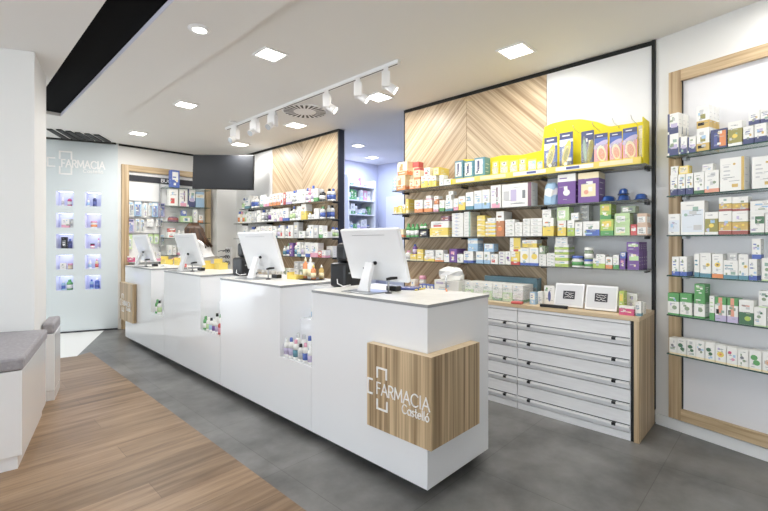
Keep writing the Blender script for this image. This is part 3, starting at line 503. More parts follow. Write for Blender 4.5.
('carton','wlb',3.422,1.959,1.1276,-1.5708,0.0590,0.080,0.1068,"white and pale blue carton, second from the doorway, on the chevron wall's lowest shelf",'m4'),
('carton','lbw',3.422,1.940,1.2350,-1.5708,0.0965,0.080,0.0701,"pale blue and white carton, on the chevron wall's lowest shelf",'m4'),
('carton','wr',3.422,1.888,1.1276,-1.5708,0.0692,0.080,0.0860,"white and red carton, on the chevron wall's lowest shelf",'m4'),
('carton','wp',3.422,1.814,1.1276,-1.5708,0.0559,0.080,0.0262,"white and purple small flat carton, first up in its stack, the chevron wall's lowest shelf",'m4'),
('carton','wp',3.422,1.814,1.1556,-1.5708,0.0559,0.080,0.0262,"white and purple small flat carton, second up in its stack, the chevron wall's lowest shelf",'m4'),
('carton','wp',3.422,1.814,1.1835,-1.5708,0.0559,0.080,0.0262,"white and purple small flat carton, third up in its stack, the chevron wall's lowest shelf",'m4'),
('carton','wp',3.422,1.814,1.2115,-1.5708,0.0559,0.080,0.0262,"white and purple small flat carton, fourth up in its stack, the chevron wall's lowest shelf",'m4'),
('carton','wp',3.422,1.756,1.1276,-1.5708,0.0482,0.080,0.1129,"white and purple carton, on the chevron wall's lowest shelf",'m4'),
('carton','yr',3.422,1.689,1.1276,-1.5708,0.0769,0.080,0.1140,"yellow and red carton, on the chevron wall's lowest shelf",'m4'),
('carton','wyr',3.432,1.690,1.2422,-1.5708,0.0960,0.100,0.1150,"white, yellow and red carton, on the chevron wall's lowest shelf",'m4'),
('carton','wyb',3.422,1.606,1.1276,-1.5708,0.0753,0.080,0.1455,"white, yellow and blue carton, first from the doorway, on the chevron wall's lowest shelf",'m4'),
('carton','wyb',3.422,1.526,1.1276,-1.5708,0.0763,0.080,0.1481,"white, yellow and blue carton, second from the doorway, on the chevron wall's lowest shelf",'m4'),
('carton','wy',3.432,1.563,1.2763,-1.5708,0.1241,0.100,0.0620,"white and yellow long carton, on the chevron wall's lowest shelf",'m4'),
('carton','wt',3.432,1.452,1.1276,-1.5708,0.0592,0.100,0.0224,"plain white flat carton, first up, first stack from doorway, the chevron wall's lowest shelf",'m4'),
('carton','wt',3.432,1.452,1.1518,-1.5708,0.0592,0.100,0.0224,"plain white flat carton, second up, first stack from doorway, the chevron wall's lowest shelf",'m4'),
('carton','wt',3.432,1.452,1.1761,-1.5708,0.0592,0.100,0.0224,"plain white flat carton, third up, first stack from doorway, the chevron wall's lowest shelf",'m4'),
('carton','wt',3.432,1.452,1.2003,-1.5708,0.0592,0.100,0.0224,"plain white flat carton, fourth up, first stack from doorway, the chevron wall's lowest shelf",'m4'),
('carton','gyg',3.417,1.457,1.2251,-1.5708,0.0485,0.070,0.0659,"grey and green small carton, on the chevron wall's lowest shelf",'m4'),
('carton','wt',3.432,1.385,1.1276,-1.5708,0.0632,0.100,0.0248,"plain white flat carton, first up, second stack from doorway, the chevron wall's lowest shelf",'m4'),
('carton','wt',3.432,1.385,1.1542,-1.5708,0.0632,0.100,0.0248,"plain white flat carton, second up, second stack from doorway, the chevron wall's lowest shelf",'m4'),
('carton','wt',3.432,1.385,1.1808,-1.5708,0.0632,0.100,0.0248,"plain white flat carton, third up, second stack from doorway, the chevron wall's lowest shelf",'m4'),
('carton','wt',3.432,1.385,1.2074,-1.5708,0.0632,0.100,0.0248,"plain white flat carton, fourth up, second stack from doorway, the chevron wall's lowest shelf",'m4'),
('carton','wyg',3.447,1.300,1.1276,-1.5708,0.1014,0.130,0.0463,"white and lime flat carton, first up, first stack from doorway, the chevron wall's lowest shelf",'m4'),
('carton','wyg',3.447,1.300,1.1757,-1.5708,0.1014,0.130,0.0463,"white and lime flat carton, second up, first stack from doorway, the chevron wall's lowest shelf",'m4'),
('carton','wyg',3.447,1.301,1.2244,-1.5708,0.1077,0.130,0.0372,"white and lime flat carton, first up, second stack from doorway, the chevron wall's lowest shelf",'m4'),
('carton','wyg',3.447,1.301,1.2634,-1.5708,0.1077,0.130,0.0372,"white and lime flat carton, second up, second stack from doorway, the chevron wall's lowest shelf",'m4'),
('carton','wt',3.442,1.301,1.3031,-1.5708,0.0921,0.120,0.0274,"plain white flat carton, first up, third stack from doorway, the chevron wall's lowest shelf",'m4'),
('carton','wt',3.442,1.301,1.3323,-1.5708,0.0921,0.120,0.0274,"plain white flat carton, second up, third stack from doorway, the chevron wall's lowest shelf",'m4'),
('jar','wg',3.427,1.191,1.1276,-1.5708,0.0895,0.089,0.0894,"white and green jar, first from the doorway, on the chevron wall's lowest shelf",'m4'),
('jar','wg',3.414,1.107,1.1276,-1.5708,0.0648,0.065,0.0634,"white and green jar, second from the doorway, on the chevron wall's lowest shelf",'m4'),
('jar','gyg',3.415,1.106,1.1916,-1.5708,0.0669,0.067,0.0900,"grey and green jar, on the chevron wall's lowest shelf",'m4'),
('carton','wyg',3.422,1.026,1.1276,-1.5708,0.0832,0.080,0.0718,"white and lime carton, on the chevron wall's lowest shelf",'m4'),
('carton','w',3.422,1.016,1.2000,-1.5708,0.0622,0.080,0.0323,"white flat carton, on the chevron wall's lowest shelf",'m4'),
('carton','wo',3.422,0.958,1.1276,-1.5708,0.0451,0.080,0.0869,"white and orange carton, second from the doorway, on the chevron wall's lowest shelf",'m4'),
('carton','wg',3.422,0.911,1.1276,-1.5708,0.0383,0.080,0.1011,"white and green carton, on the chevron wall's lowest shelf",'m4'),
('carton','pk',3.422,0.869,1.1276,-1.5708,0.0362,0.080,0.0777,"dark purple carton, second from the doorway, on the chevron wall's lowest shelf",'m4'),
('carton','bw',3.422,0.864,1.2059,-1.5708,0.0355,0.080,0.0439,"blue and white carton, on the chevron wall's lowest shelf",'m4'),
('carton','p',3.409,0.800,1.1276,-1.5708,0.0732,0.055,0.1283,"purple and green carton, front of its row, lower tier, the chevron wall's lowest shelf",'m4'),
('carton','p',3.472,0.800,1.1276,-1.5708,0.0732,0.055,0.1283,"purple and green carton, second back in its row, lower tier, the chevron wall's lowest shelf",'m4'),
('carton','p',3.534,0.800,1.1276,-1.5708,0.0732,0.055,0.1283,"purple and green carton, third back in its row, lower tier, the chevron wall's lowest shelf",'m4'),
('carton','p',3.595,0.800,1.1276,-1.5708,0.0732,0.055,0.1283,"purple and green carton, fourth back in its row, lower tier, the chevron wall's lowest shelf",'m4'),
('carton','p',3.409,0.804,1.2565,-1.5708,0.0758,0.055,0.0664,"purple and green carton, front of its row, upper tier, the chevron wall's lowest shelf",'m4'),
('carton','p',3.472,0.804,1.2565,-1.5708,0.0758,0.055,0.0664,"purple and green carton, second back in its row, upper tier, the chevron wall's lowest shelf",'m4'),
('carton','p',3.534,0.804,1.2565,-1.5708,0.0758,0.055,0.0664,"purple and green carton, third back in its row, upper tier, the chevron wall's lowest shelf",'m4'),
('carton','p',3.595,0.804,1.2565,-1.5708,0.0758,0.055,0.0664,"purple and green carton, fourth back in its row, upper tier, the chevron wall's lowest shelf",'m4'),
('bottle','wg',3.436,6.403,1.8456,-1.5708,0.1071,0.107,0.1794,"white and green bottle, on the corner unit's top shelf",'t1'),
('carton','wt2',3.427,6.242,1.8456,-1.5708,0.1545,0.090,0.2031,"white and teal carton, on the corner unit's top shelf",'t1'),
('bottle','wb',3.423,6.101,1.8456,-1.5708,0.0821,0.082,0.1896,"white and blue bottle, first from the television, on the corner unit's top shelf",'t1'),
('bottle','wb',3.421,6.008,1.8456,-1.5708,0.0775,0.077,0.1828,"white and blue bottle, second from the television, on the corner unit's top shelf",'t1'),
('pack','wg',3.412,5.856,1.8456,-1.5708,0.1747,0.060,0.1900,"white and green pouch, on the corner unit's top shelf",'t1'),
('carton','wk',3.422,5.713,1.8456,-1.5708,0.0699,0.080,0.1341,"white and pink carton, first from the television, on the corner unit's top shelf",'t1'),
('carton','wk',3.422,5.631,1.8456,-1.5708,0.0742,0.080,0.1433,"white and pink carton, second from the television, on the corner unit's top shelf",'t1'),
('carton','wo',3.422,5.539,1.8456,-1.5708,0.0864,0.080,0.1706,"white and orange carton, first from the television, on the corner unit's top shelf",'t1'),
('carton','wo',3.422,5.437,1.8456,-1.5708,0.0924,0.080,0.1775,"white and orange carton, second from the television, on the corner unit's top shelf",'t1'),
('carton','wo',3.422,5.335,1.8456,-1.5708,0.0825,0.080,0.1769,"white and orange carton, third from the television, on the corner unit's top shelf",'t1'),
('carton','wr',3.422,5.252,1.8456,-1.5708,0.0604,0.080,0.1704,"white and red carton, on the corner unit's top shelf",'t1'),
('carton','rw',3.422,5.187,1.8456,-1.5708,0.0519,0.080,0.1681,"red and white carton, on the corner unit's top shelf",'t1'),
('carton','wl',3.422,5.118,1.8456,-1.5708,0.0635,0.080,0.1768,"white and lilac carton, first from the television, on the corner unit's top shelf",'t1'),
('carton','wl',3.422,5.049,1.8456,-1.5708,0.0625,0.080,0.1755,"white and lilac carton, second from the television, on the corner unit's top shelf",'t1'),
('bottle','w',3.412,4.980,1.8456,-1.5708,0.0590,0.059,0.1824,"white bottle, first from the television, on the corner unit's top shelf",'t1'),
('bottle','w',3.412,4.914,1.8456,-1.5708,0.0605,0.060,0.1852,"white bottle, second from the television, on the corner unit's top shelf",'t1'),
('carton','w',3.422,4.832,1.8456,-1.5708,0.0919,0.080,0.1839,"white carton, first from the television, on the corner unit's top shelf",'t1'),
('carton','w',3.422,4.737,1.8456,-1.5708,0.0829,0.080,0.1813,"white carton, second from the television, on the corner unit's top shelf",'t1'),
('bottle','wk',3.404,4.663,1.8456,-1.5708,0.0435,0.043,0.1911,"white and pink bottle, on the corner unit's top shelf",'t1'),
('bottle','k',3.403,4.614,1.8456,-1.5708,0.0430,0.043,0.1869,"pink bottle, on the corner unit's top shelf",'t1'),
('bottle','wk',3.414,4.551,1.8456,-1.5708,0.0640,0.064,0.2143,"white and pink tall bottle, on the corner unit's top shelf",'t1'),
('carton','wg',3.422,4.464,1.8456,-1.5708,0.0860,0.080,0.1661,"white and green carton, on the corner unit's top shelf",'t1'),
('bottle','k0',3.423,4.366,1.8456,-1.5708,0.0818,0.082,0.1475,"black and white bottle, on the corner unit's top shelf",'t1'),
('bottle','wb',3.517,4.347,1.8456,-1.5708,0.0709,0.071,0.1677,"white and blue bottle, third from the television, on the corner unit's top shelf",'t1'),
('bottle','wb',3.516,4.265,1.8456,-1.5708,0.0674,0.067,0.1606,"white and blue bottle, fourth from the television, on the corner unit's top shelf",'t1'),
('bottle','wo',3.419,6.545,1.6166,-1.5708,0.0731,0.073,0.1970,"white and orange bottle, first from the television, on the corner unit's second shelf",'t2'),
('bottle','o',3.415,6.467,1.6166,-1.5708,0.0653,0.065,0.1933,"orange bottle, on the corner unit's second shelf",'t2'),
('bottle','wo',3.413,6.393,1.6166,-1.5708,0.0610,0.061,0.1816,"white and orange bottle, second from the television, on the corner unit's second shelf",'t2'),
('bottle','wg',3.417,6.314,1.6166,-1.5708,0.0697,0.070,0.1811,"white and green bottle, first from the television, on the corner unit's second shelf",'t2'),
('carton','w',3.422,6.231,1.6166,-1.5708,0.0749,0.080,0.1708,"white carton, first from the television, on the corner unit's second shelf",'t2'),
('carton','w',3.422,6.146,1.6166,-1.5708,0.0736,0.080,0.1778,"white carton, second from the television, on the corner unit's second shelf",'t2'),
('carton','gy',3.422,6.064,1.6166,-1.5708,0.0692,0.080,0.1770,"grey carton, first from the television, on the corner unit's second shelf",'t2'),
('carton','gy',3.422,5.985,1.6166,-1.5708,0.0681,0.080,0.1779,"grey carton, second from the television, on the corner unit's second shelf",'t2'),
('carton','w',3.422,5.890,1.6166,-1.5708,0.0962,0.080,0.1855,"white carton, third from the television, on the corner unit's second shelf",'t2'),
('bottle','w',3.419,5.794,1.6166,-1.5708,0.0740,0.074,0.1838,"white bottle, first from the television, on the corner unit's second shelf",'t2'),
('bottle','gy',3.423,5.707,1.6166,-1.5708,0.0811,0.081,0.1824,"grey bottle, on the corner unit's second shelf",'t2'),
('bottle','wl',3.437,5.599,1.6166,-1.5708,0.1097,0.110,0.1992,"white and lilac bottle, on the corner unit's second shelf",'t2'),
('carton','w',3.422,5.499,1.6166,-1.5708,0.0612,0.080,0.1806,"white carton, fourth from the television, on the corner unit's second shelf",'t2'),
('carton','wl',3.422,5.425,1.6166,-1.5708,0.0628,0.080,0.1797,"white and lilac carton, on the corner unit's second shelf",'t2'),
('carton','w',3.422,5.351,1.6166,-1.5708,0.0618,0.080,0.1787,"white carton, fifth from the television, on the corner unit's second shelf",'t2'),
('carton','wk',3.422,5.277,1.6166,-1.5708,0.0685,0.080,0.1777,"white and pink carton, on the corner unit's second shelf",'t2'),
('carton','wb',3.427,5.161,1.6166,-1.5708,0.1396,0.090,0.1801,"white and blue carton, on the corner unit's second shelf",'t2'),
('bottle','wg',3.410,5.043,1.6166,-1.5708,0.0551,0.055,0.1668,"white and green bottle, second from the television, on the corner unit's second shelf",'t2'),
('bottle','wg',3.409,4.982,1.6166,-1.5708,0.0543,0.054,0.1982,"white and green bottle, third from the television, on the corner unit's second shelf",'t2'),
('bottle','w',3.418,4.904,1.6166,-1.5708,0.0722,0.072,0.1938,"white bottle, second from the television, on the corner unit's second shelf",'t2'),
('carton','w',3.422,4.827,1.6166,-1.5708,0.0639,0.080,0.1867,"white carton, sixth from the television, on the corner unit's second shelf",'t2'),
('carton','wy',3.432,4.726,1.6166,-1.5708,0.1077,0.100,0.2079,"white and yellow carton, on the corner unit's second shelf",'t2'),
('bottle','w',3.411,4.620,1.6166,-1.5708,0.0585,0.058,0.0848,"white small bottle, first from the television, on the corner unit's second shelf",'t2'),
('bottle','w',3.414,4.546,1.6166,-1.5708,0.0639,0.064,0.0814,"white small bottle, second from the television, on the corner unit's second shelf",'t2'),
('carton','w',3.422,4.449,1.6166,-1.5708,0.0942,0.080,0.1367,"white carton, seventh from the television, on the corner unit's second shelf",'t2'),
('bottle','wb',3.418,4.355,1.6166,-1.5708,0.0712,0.071,0.1600,"white and blue bottle, first from the television, on the corner unit's second shelf",'t2'),
('bottle','wb',3.512,4.352,1.6166,-1.5708,0.0607,0.061,0.1813,"white and blue bottle, second from the television, on the corner unit's second shelf",'t2'),
('bottle','wb',3.514,4.283,1.6166,-1.5708,0.0636,0.064,0.1773,"white and blue bottle, third from the television, on the corner unit's second shelf",'t2'),
('carton','w',3.422,6.301,1.3716,-1.5708,0.1467,0.080,0.1775,"white carton, first from the television, on the corner unit's third shelf",'t3'),
('bottle','w',3.450,6.146,1.3716,-1.5708,0.1359,0.136,0.1788,"white bottle, first from the television, on the corner unit's third shelf",'t3'),
('bottle','wo',3.430,6.017,1.3716,-1.5708,0.0958,0.096,0.1914,"white and orange bottle, on the corner unit's third shelf",'t3'),
('carton','w',3.422,5.903,1.3716,-1.5708,0.1054,0.080,0.1810,"white carton, second from the television, on the corner unit's third shelf",'t3'),
('carton','wr',3.422,5.785,1.3716,-1.5708,0.0998,0.080,0.1857,"white and red carton, first from the television, on the corner unit's third shelf",'t3'),
('carton','w',3.422,5.670,1.3716,-1.5708,0.0974,0.080,0.1800,"white carton, third from the television, on the corner unit's third shelf",'t3'),
('carton','wo',3.422,5.561,1.3716,-1.5708,0.0978,0.080,0.1832,"white and orange carton, on the corner unit's third shelf",'t3'),
('carton','wt2',3.422,5.446,1.3716,-1.5708,0.0846,0.080,0.1775,"white and teal carton, on the corner unit's third shelf",'t3'),
('bottle','wk',3.422,5.352,1.3716,-1.5708,0.0802,0.080,0.1897,"white and pink bottle, on the corner unit's third shelf",'t3'),
('carton','wr',3.422,5.252,1.3716,-1.5708,0.1015,0.080,0.1799,"white and red carton, second from the television, on the corner unit's third shelf",'t3'),
('bottle','w',3.422,5.151,1.3716,-1.5708,0.0790,0.079,0.1703,"white bottle, second from the television, on the corner unit's third shelf",'t3'),
('carton','wr',3.422,5.037,1.3716,-1.5708,0.1160,0.080,0.1815,"white and red carton, third from the television, on the corner unit's third shelf",'t3'),
('carton','gy',3.422,4.905,1.3716,-1.5708,0.1077,0.080,0.2165,"grey tall carton, on the corner unit's third shelf",'t3'),
('carton','w',3.422,4.772,1.3716,-1.5708,0.1364,0.080,0.0935,"white small carton, first from the television, on the corner unit's third shelf",'t3'),
('bottle','w',3.417,4.654,1.3716,-1.5708,0.0701,0.070,0.1688,"white bottle, third from the television, on the corner unit's third shelf",'t3'),
('carton','wt',3.422,4.564,1.3716,-1.5708,0.0904,0.080,0.1692,"plain white carton, on the corner unit's third shelf",'t3'),
('carton','gy',3.422,4.459,1.3716,-1.5708,0.1008,0.080,0.1638,"grey carton, on the corner unit's third shelf",'t3'),
('carton','wg',3.422,4.355,1.3716,-1.5708,0.0712,0.080,0.1586,"white and green carton, on the corner unit's third shelf",'t3'),
('carton','w',3.422,4.265,1.3716,-1.5708,0.0938,0.080,0.0789,"white small carton, second from the television, on the corner unit's third shelf",'t3'),
('bottle','wg',3.515,4.268,1.3716,-1.5708,0.0654,0.065,0.1385,"white and green bottle, first from the television, on the corner unit's third shelf",'t3'),
('bottle','wg',3.529,4.215,1.3716,-1.5708,0.0546,0.055,0.1313,"white and green bottle, second from the television, on the corner unit's third shelf",'t3'),
('bottle','wt2',3.409,5.211,1.1186,-1.5708,0.0547,0.055,0.1403,"white and teal bottle, first from the television, on the corner unit's lowest shelf",'t4'),
('bottle','wb',3.431,5.121,1.1186,-1.5708,0.0984,0.098,0.1790,"white and blue bottle, on the corner unit's lowest shelf",'t4'),
('carton','pk',3.422,5.018,1.1186,-1.5708,0.0863,0.080,0.1864,"dark purple carton, on the corner unit's lowest shelf",'t4'),
('bottle','wt2',3.418,4.925,1.1186,-1.5708,0.0725,0.073,0.1949,"white and teal bottle, second from the television, on the corner unit's lowest shelf",'t4'),
('carton','wt2',3.422,4.841,1.1186,-1.5708,0.0734,0.080,0.1978,"white and teal carton, on the corner unit's lowest shelf",'t4'),
('bottle','wk',3.405,4.771,1.1186,-1.5708,0.0470,0.047,0.1979,"white and pink bottle, on the corner unit's lowest shelf",'t4'),
('bottle','wp',3.404,4.717,1.1186,-1.5708,0.0441,0.044,0.1953,"white and purple bottle, on the corner unit's lowest shelf",'t4'),
('carton','wb',3.422,4.637,1.1186,-1.5708,0.0965,0.080,0.1955,"white and blue carton, on the corner unit's lowest shelf",'t4'),
('carton','wk',3.432,4.499,1.1186,-1.5708,0.1554,0.100,0.1879,"white and pink carton, on the corner unit's lowest shelf",'t4'),
('carton','rw',3.422,4.378,1.1186,-1.5708,0.0675,0.080,0.0827,"red and white small carton, on the corner unit's lowest shelf",'t4'),
('carton','wk',3.422,4.298,1.1186,-1.5708,0.0763,0.080,0.0942,"white and pink small carton, on the corner unit's lowest shelf",'t4'),
('carton','w',3.542,4.321,1.1186,-1.5708,0.1317,0.080,0.1465,"white carton, on the corner unit's lowest shelf",'t4'),
('carton','wn',3.448,0.566,1.9086,-1.8267,0.0655,0.050,0.1441,"white and navy carton, front of its row, lower tier, the framed niche's top shelf",'r1'),
('carton','wn',3.503,0.551,1.9086,-1.8267,0.0655,0.050,0.1441,"white and navy carton, second back in its row, lower tier, the framed niche's top shelf",'r1'),
('carton','wn',3.558,0.537,1.9086,-1.8267,0.0655,0.050,0.1441,"white and navy carton, third back in its row, lower tier, the framed niche's top shelf",'r1'),
('carton','wn',3.437,0.506,1.9086,-1.8267,0.0448,0.060,0.1125,"white and navy small carton, first from the corner, on the framed niche's top shelf",'r1'),
('carton','wn',3.425,0.458,1.9086,-1.8267,0.0469,0.060,0.1035,"white and navy small carton, second from the corner, on the framed niche's top shelf",'r1'),
('carton','wn',3.448,0.566,2.0533,-1.8267,0.0655,0.050,0.1385,"white and navy carton, front of its row, upper tier, the framed niche's top shelf",'r1'),
('carton','wn',3.503,0.551,2.0533,-1.8267,0.0655,0.050,0.1385,"white and navy carton, second back in its row, upper tier, the framed niche's top shelf",'r1'),
('carton','wn',3.558,0.537,2.0533,-1.8267,0.0655,0.050,0.1385,"white and navy carton, third back in its row, upper tier, the framed niche's top shelf",'r1'),
('carton','wgo',3.404,0.398,1.9086,-1.8267,0.0692,0.050,0.1453,"white and gold carton, front of its row, lower tier, the framed niche's top shelf",'r1'),
('carton','wgo',3.459,0.383,1.9086,-1.8267,0.0692,0.050,0.1453,"white and gold carton, second back in its row, lower tier, the framed niche's top shelf",'r1'),
('carton','wgo',3.514,0.369,1.9086,-1.8267,0.0692,0.050,0.1453,"white and gold carton, third back in its row, lower tier, the framed niche's top shelf",'r1'),
('carton','wgo',3.404,0.398,2.0545,-1.8267,0.0692,0.050,0.1429,"white and gold carton, front of its row, upper tier, the framed niche's top shelf",'r1'),
('carton','wgo',3.459,0.383,2.0545,-1.8267,0.0692,0.050,0.1429,"white and gold carton, second back in its row, upper tier, the framed niche's top shelf",'r1'),
('carton','wgo',3.514,0.369,2.0545,-1.8267,0.0692,0.050,0.1429,"white and gold carton, third back in its row, upper tier, the framed niche's top shelf",'r1'),
('carton','n',3.383,0.316,1.9086,-1.8267,0.0828,0.050,0.1200,"navy and gold carton, on the framed niche's top shelf",'r1'),
('carton','wcg',3.366,0.235,1.9086,-1.8267,0.0695,0.060,0.1480,"white and leafy yellow carton, on the framed niche's top shelf",'r1'),
('carton','wnb',3.350,0.172,1.9086,-1.8267,0.0490,0.060,0.1033,"white and navy based carton, first from the corner, on the framed niche's top shelf",'r1'),
('carton','wnb',3.336,0.118,1.9086,-1.8267,0.0535,0.060,0.1067,"white and navy based carton, third from the corner, on the framed niche's top shelf",'r1'),
('carton','wnb',3.343,0.146,2.0159,-1.8267,0.0513,0.060,0.0817,"white and navy based carton, second from the corner, on the framed niche's top shelf",'r1'),
('carton','wnb',3.329,0.093,2.0159,-1.8267,0.0507,0.060,0.0795,"white and navy based carton, fourth from the corner, on the framed niche's top shelf",'r1'),
('carton','wnb',3.456,0.558,1.6376,-1.8267,0.0433,0.070,0.1374,"white and navy based slim carton, first from the corner, on the framed niche's second shelf",'r2'),
('carton','wnb',3.444,0.513,1.6376,-1.8267,0.0421,0.070,0.1359,"white and navy based slim carton, second from the corner, on the framed niche's second shelf",'r2'),
('carton','wnb',3.433,0.469,1.6376,-1.8267,0.0409,0.070,0.1358,"white and navy based slim carton, third from the corner, on the framed niche's second shelf",'r2'),
('carton','w',3.446,0.558,1.7756,-1.8267,0.0426,0.050,0.0576,"white small carton, first from the corner, on the framed niche's second shelf",'r2'),
('carton','oy',3.432,0.503,1.7741,-1.8267,0.0553,0.050,0.0540,"olive yellow small carton, on the framed niche's second shelf",'r2'),
('carton','wgn',3.415,0.418,1.6376,-1.8267,0.0557,0.060,0.1375,"white and deep green carton, on the framed niche's second shelf",'r2'),
('carton','ws',3.397,0.351,1.6376,-1.8267,0.0762,0.060,0.1380,"white and salmon carton, on the framed niche's second shelf",'r2'),
('carton','w',3.397,0.373,1.7762,-1.8267,0.0556,0.050,0.0431,"white small carton, second from the corner, on the framed niche's second shelf",'r2'),
('carton','wgb',3.380,0.247,1.6376,-1.8267,0.1206,0.080,0.2012,"big white and gold carton, first from the corner, on the framed niche's second shelf",'r2'),
('carton','wgb',3.341,0.097,1.6376,-1.8267,0.1166,0.080,0.1858,"big white and gold carton, second from the corner, on the framed niche's second shelf",'r2'),
('carton','wbp',3.451,0.559,1.3706,-1.8267,0.0689,0.060,0.1415,"white and icy carton, on the framed niche's third shelf",'r3'),
('carton','wpb',3.424,0.454,1.3706,-1.8267,0.1352,0.060,0.2191,"big white and icy blue carton, on the framed niche's third shelf",'r3'),
('carton','wcg',3.392,0.353,1.3706,-1.8267,0.0683,0.050,0.1425,"white and leafy yellow carton, on the framed niche's third shelf",'r3'),
('carton','wcam',3.379,0.283,1.3706,-1.8267,0.0662,0.060,0.1433,"white and floral yellow carton, first from the corner, on the framed niche's third shelf",'r3'),
('carton','wcam',3.360,0.211,1.3706,-1.8267,0.0756,0.060,0.1400,"white and floral yellow carton, third from the corner, on the framed niche's third shelf",'r3'),
('carton','wcam',3.379,0.282,1.5145,-1.8267,0.0641,0.060,0.0857,"white and floral yellow carton, second from the corner, on the framed niche's third shelf",'r3'),
('carton','wcam',3.360,0.211,1.5112,-1.8267,0.0756,0.060,0.0867,"white and floral yellow carton, fourth from the corner, on the framed niche's third shelf",'r3'),
('carton','wfg',3.340,0.132,1.3706,-1.8267,0.0646,0.060,0.1222,"white and emerald carton, first from the corner, on the framed niche's third shelf",'r3'),
('carton','wfg',3.322,0.066,1.3706,-1.8267,0.0637,0.060,0.1196,"white and emerald carton, second from the corner, on the framed niche's third shelf",'r3'),
('carton','w',3.332,0.103,1.4934,-1.8267,0.1236,0.060,0.0714,"white long carton, on the framed niche's third shelf",'r3'),
('carton','wb',3.463,0.546,1.0986,-1.8267,0.0418,0.090,0.1258,"white and blue carton, first from the corner, on the framed niche's fourth shelf",'r4'),
('carton','wb',3.452,0.502,1.0986,-1.8267,0.0419,0.090,0.1279,"white and blue carton, second from the corner, on the framed niche's fourth shelf",'r4'),
('carton','wt2',3.417,0.429,1.0986,-1.8267,0.0280,0.060,0.1473,"white and teal carton, first from the corner, on the framed niche's fourth shelf",'r4'),
('carton','wsun',3.405,0.383,1.0986,-1.8267,0.0588,0.060,0.1549,"white sunflower carton, first from the corner, on the framed niche's fourth shelf",'r4'),
('carton','wsuo',3.384,0.322,1.0986,-1.8267,0.0564,0.050,0.1502,"white, yellow and orange carton, on the framed niche's fourth shelf",'r4'),
('carton','wt2',3.367,0.257,1.0986,-1.8267,0.0720,0.050,0.1128,"white and teal carton, second from the corner, on the framed niche's fourth shelf",'r4'),
('carton','gy',3.364,0.246,1.2120,-1.8267,0.0441,0.050,0.0437,"grey carton, on the framed niche's fourth shelf",'r4'),
('carton','wsun',3.356,0.195,1.0986,-1.8267,0.0469,0.060,0.1512,"white sunflower carton, second from the corner, on the framed niche's fourth shelf",'r4'),
('carton','wb',3.344,0.151,1.0986,-1.8267,0.0380,0.060,0.1253,"white and blue carton, third from the corner, on the framed niche's fourth shelf",'r4'),
('carton','wb',3.336,0.137,1.2245,-1.8267,0.0403,0.050,0.1190,"white and blue carton, fourth from the corner, on the framed niche's fourth shelf",'r4'),
('carton','wlf',3.326,0.082,1.0986,-1.8267,0.0618,0.060,0.1324,"white leaf print carton, on the framed niche's fourth shelf",'r4'),
('carton','gw',3.457,0.561,0.8316,-1.8267,0.0672,0.070,0.1461,"green topped white carton, first from the corner, on the framed niche's fifth shelf",'r5'),
('carton','gw',3.438,0.489,0.8316,-1.8267,0.0677,0.070,0.1512,"green topped white carton, second from the corner, on the framed niche's fifth shelf",'r5'),
('carton','gw',3.424,0.413,0.8316,-1.8267,0.0590,0.080,0.1503,"green topped white carton, third from the corner, on the framed niche's fifth shelf",'r5'),
('carton','g',3.423,0.412,0.9825,-1.8267,0.0556,0.080,0.0692,"green carton, on the framed niche's fifth shelf",'r5'),
('carton','wg',3.401,0.348,0.8316,-1.8267,0.0260,0.070,0.1515,"white and green carton, on the framed niche's fifth shelf",'r5'),
('carton','gk',3.390,0.304,0.8316,-1.8267,0.0569,0.070,0.1465,"green and pink carton, first from the corner, on the framed niche's fifth shelf",'r5'),
('carton','gk',3.374,0.245,0.8316,-1.8267,0.0526,0.070,0.1485,"green and pink carton, second from the corner, on the framed niche's fifth shelf",'r5'),
('carton','wdg',3.358,0.181,0.8316,-1.8267,0.0694,0.070,0.1442,"white and dark green carton, on the framed niche's fifth shelf",'r5'),
('carton','wlf',3.336,0.119,0.8316,-1.8267,0.0553,0.060,0.1113,"white leaf print carton, first from the corner, on the framed niche's fifth shelf",'r5'),
('carton','wlf',3.326,0.098,0.9435,-1.8267,0.0580,0.050,0.0973,"white leaf print carton, second from the corner, on the framed niche's fifth shelf",'r5'),
('carton','wlf',3.321,0.061,0.8316,-1.8267,0.0539,0.060,0.1101,"white leaf print carton, third from the corner, on the framed niche's fifth shelf",'r5'),
('carton','tl1',3.458,0.563,0.5686,-1.8267,0.0465,0.070,0.1064,"white tea carton with grey sprig, first from the corner, on the framed niche's bottom shelf",'r6'),
('carton','tl2',3.444,0.512,0.5686,-1.8267,0.0545,0.070,0.1113,"white tea carton with dark leaves, first from the corner, on the framed niche's bottom shelf",'r6'),
('carton','tl2',3.430,0.458,0.5686,-1.8267,0.0492,0.070,0.1143,"white tea carton with dark leaves, second from the corner, on the framed niche's bottom shelf",'r6'),
('carton','tl1',3.417,0.409,0.5686,-1.8267,0.0477,0.070,0.1167,"white tea carton with grey sprig, second from the corner, on the framed niche's bottom shelf",'r6'),
('carton','tl2',3.404,0.358,0.5686,-1.8267,0.0504,0.070,0.1196,"white tea carton with dark leaves, third from the corner, on the framed niche's bottom shelf",'r6'),
('carton','tl3',3.390,0.304,0.5686,-1.8267,0.0548,0.070,0.1117,"white tea carton with yellow flower, on the framed niche's bottom shelf",'r6'),
('carton','tl4',3.375,0.248,0.5686,-1.8267,0.0527,0.070,0.1116,"white tea carton with pink buds, on the framed niche's bottom shelf",'r6'),
('carton','tl1',3.361,0.195,0.5686,-1.8267,0.0517,0.070,0.1097,"white tea carton with grey sprig, third from the corner, on the framed niche's bottom shelf",'r6'),
('carton','tl5',3.347,0.139,0.5686,-1.8267,0.0562,0.070,0.1153,"white tea carton with green leaves, on the framed niche's bottom shelf",'r6'),
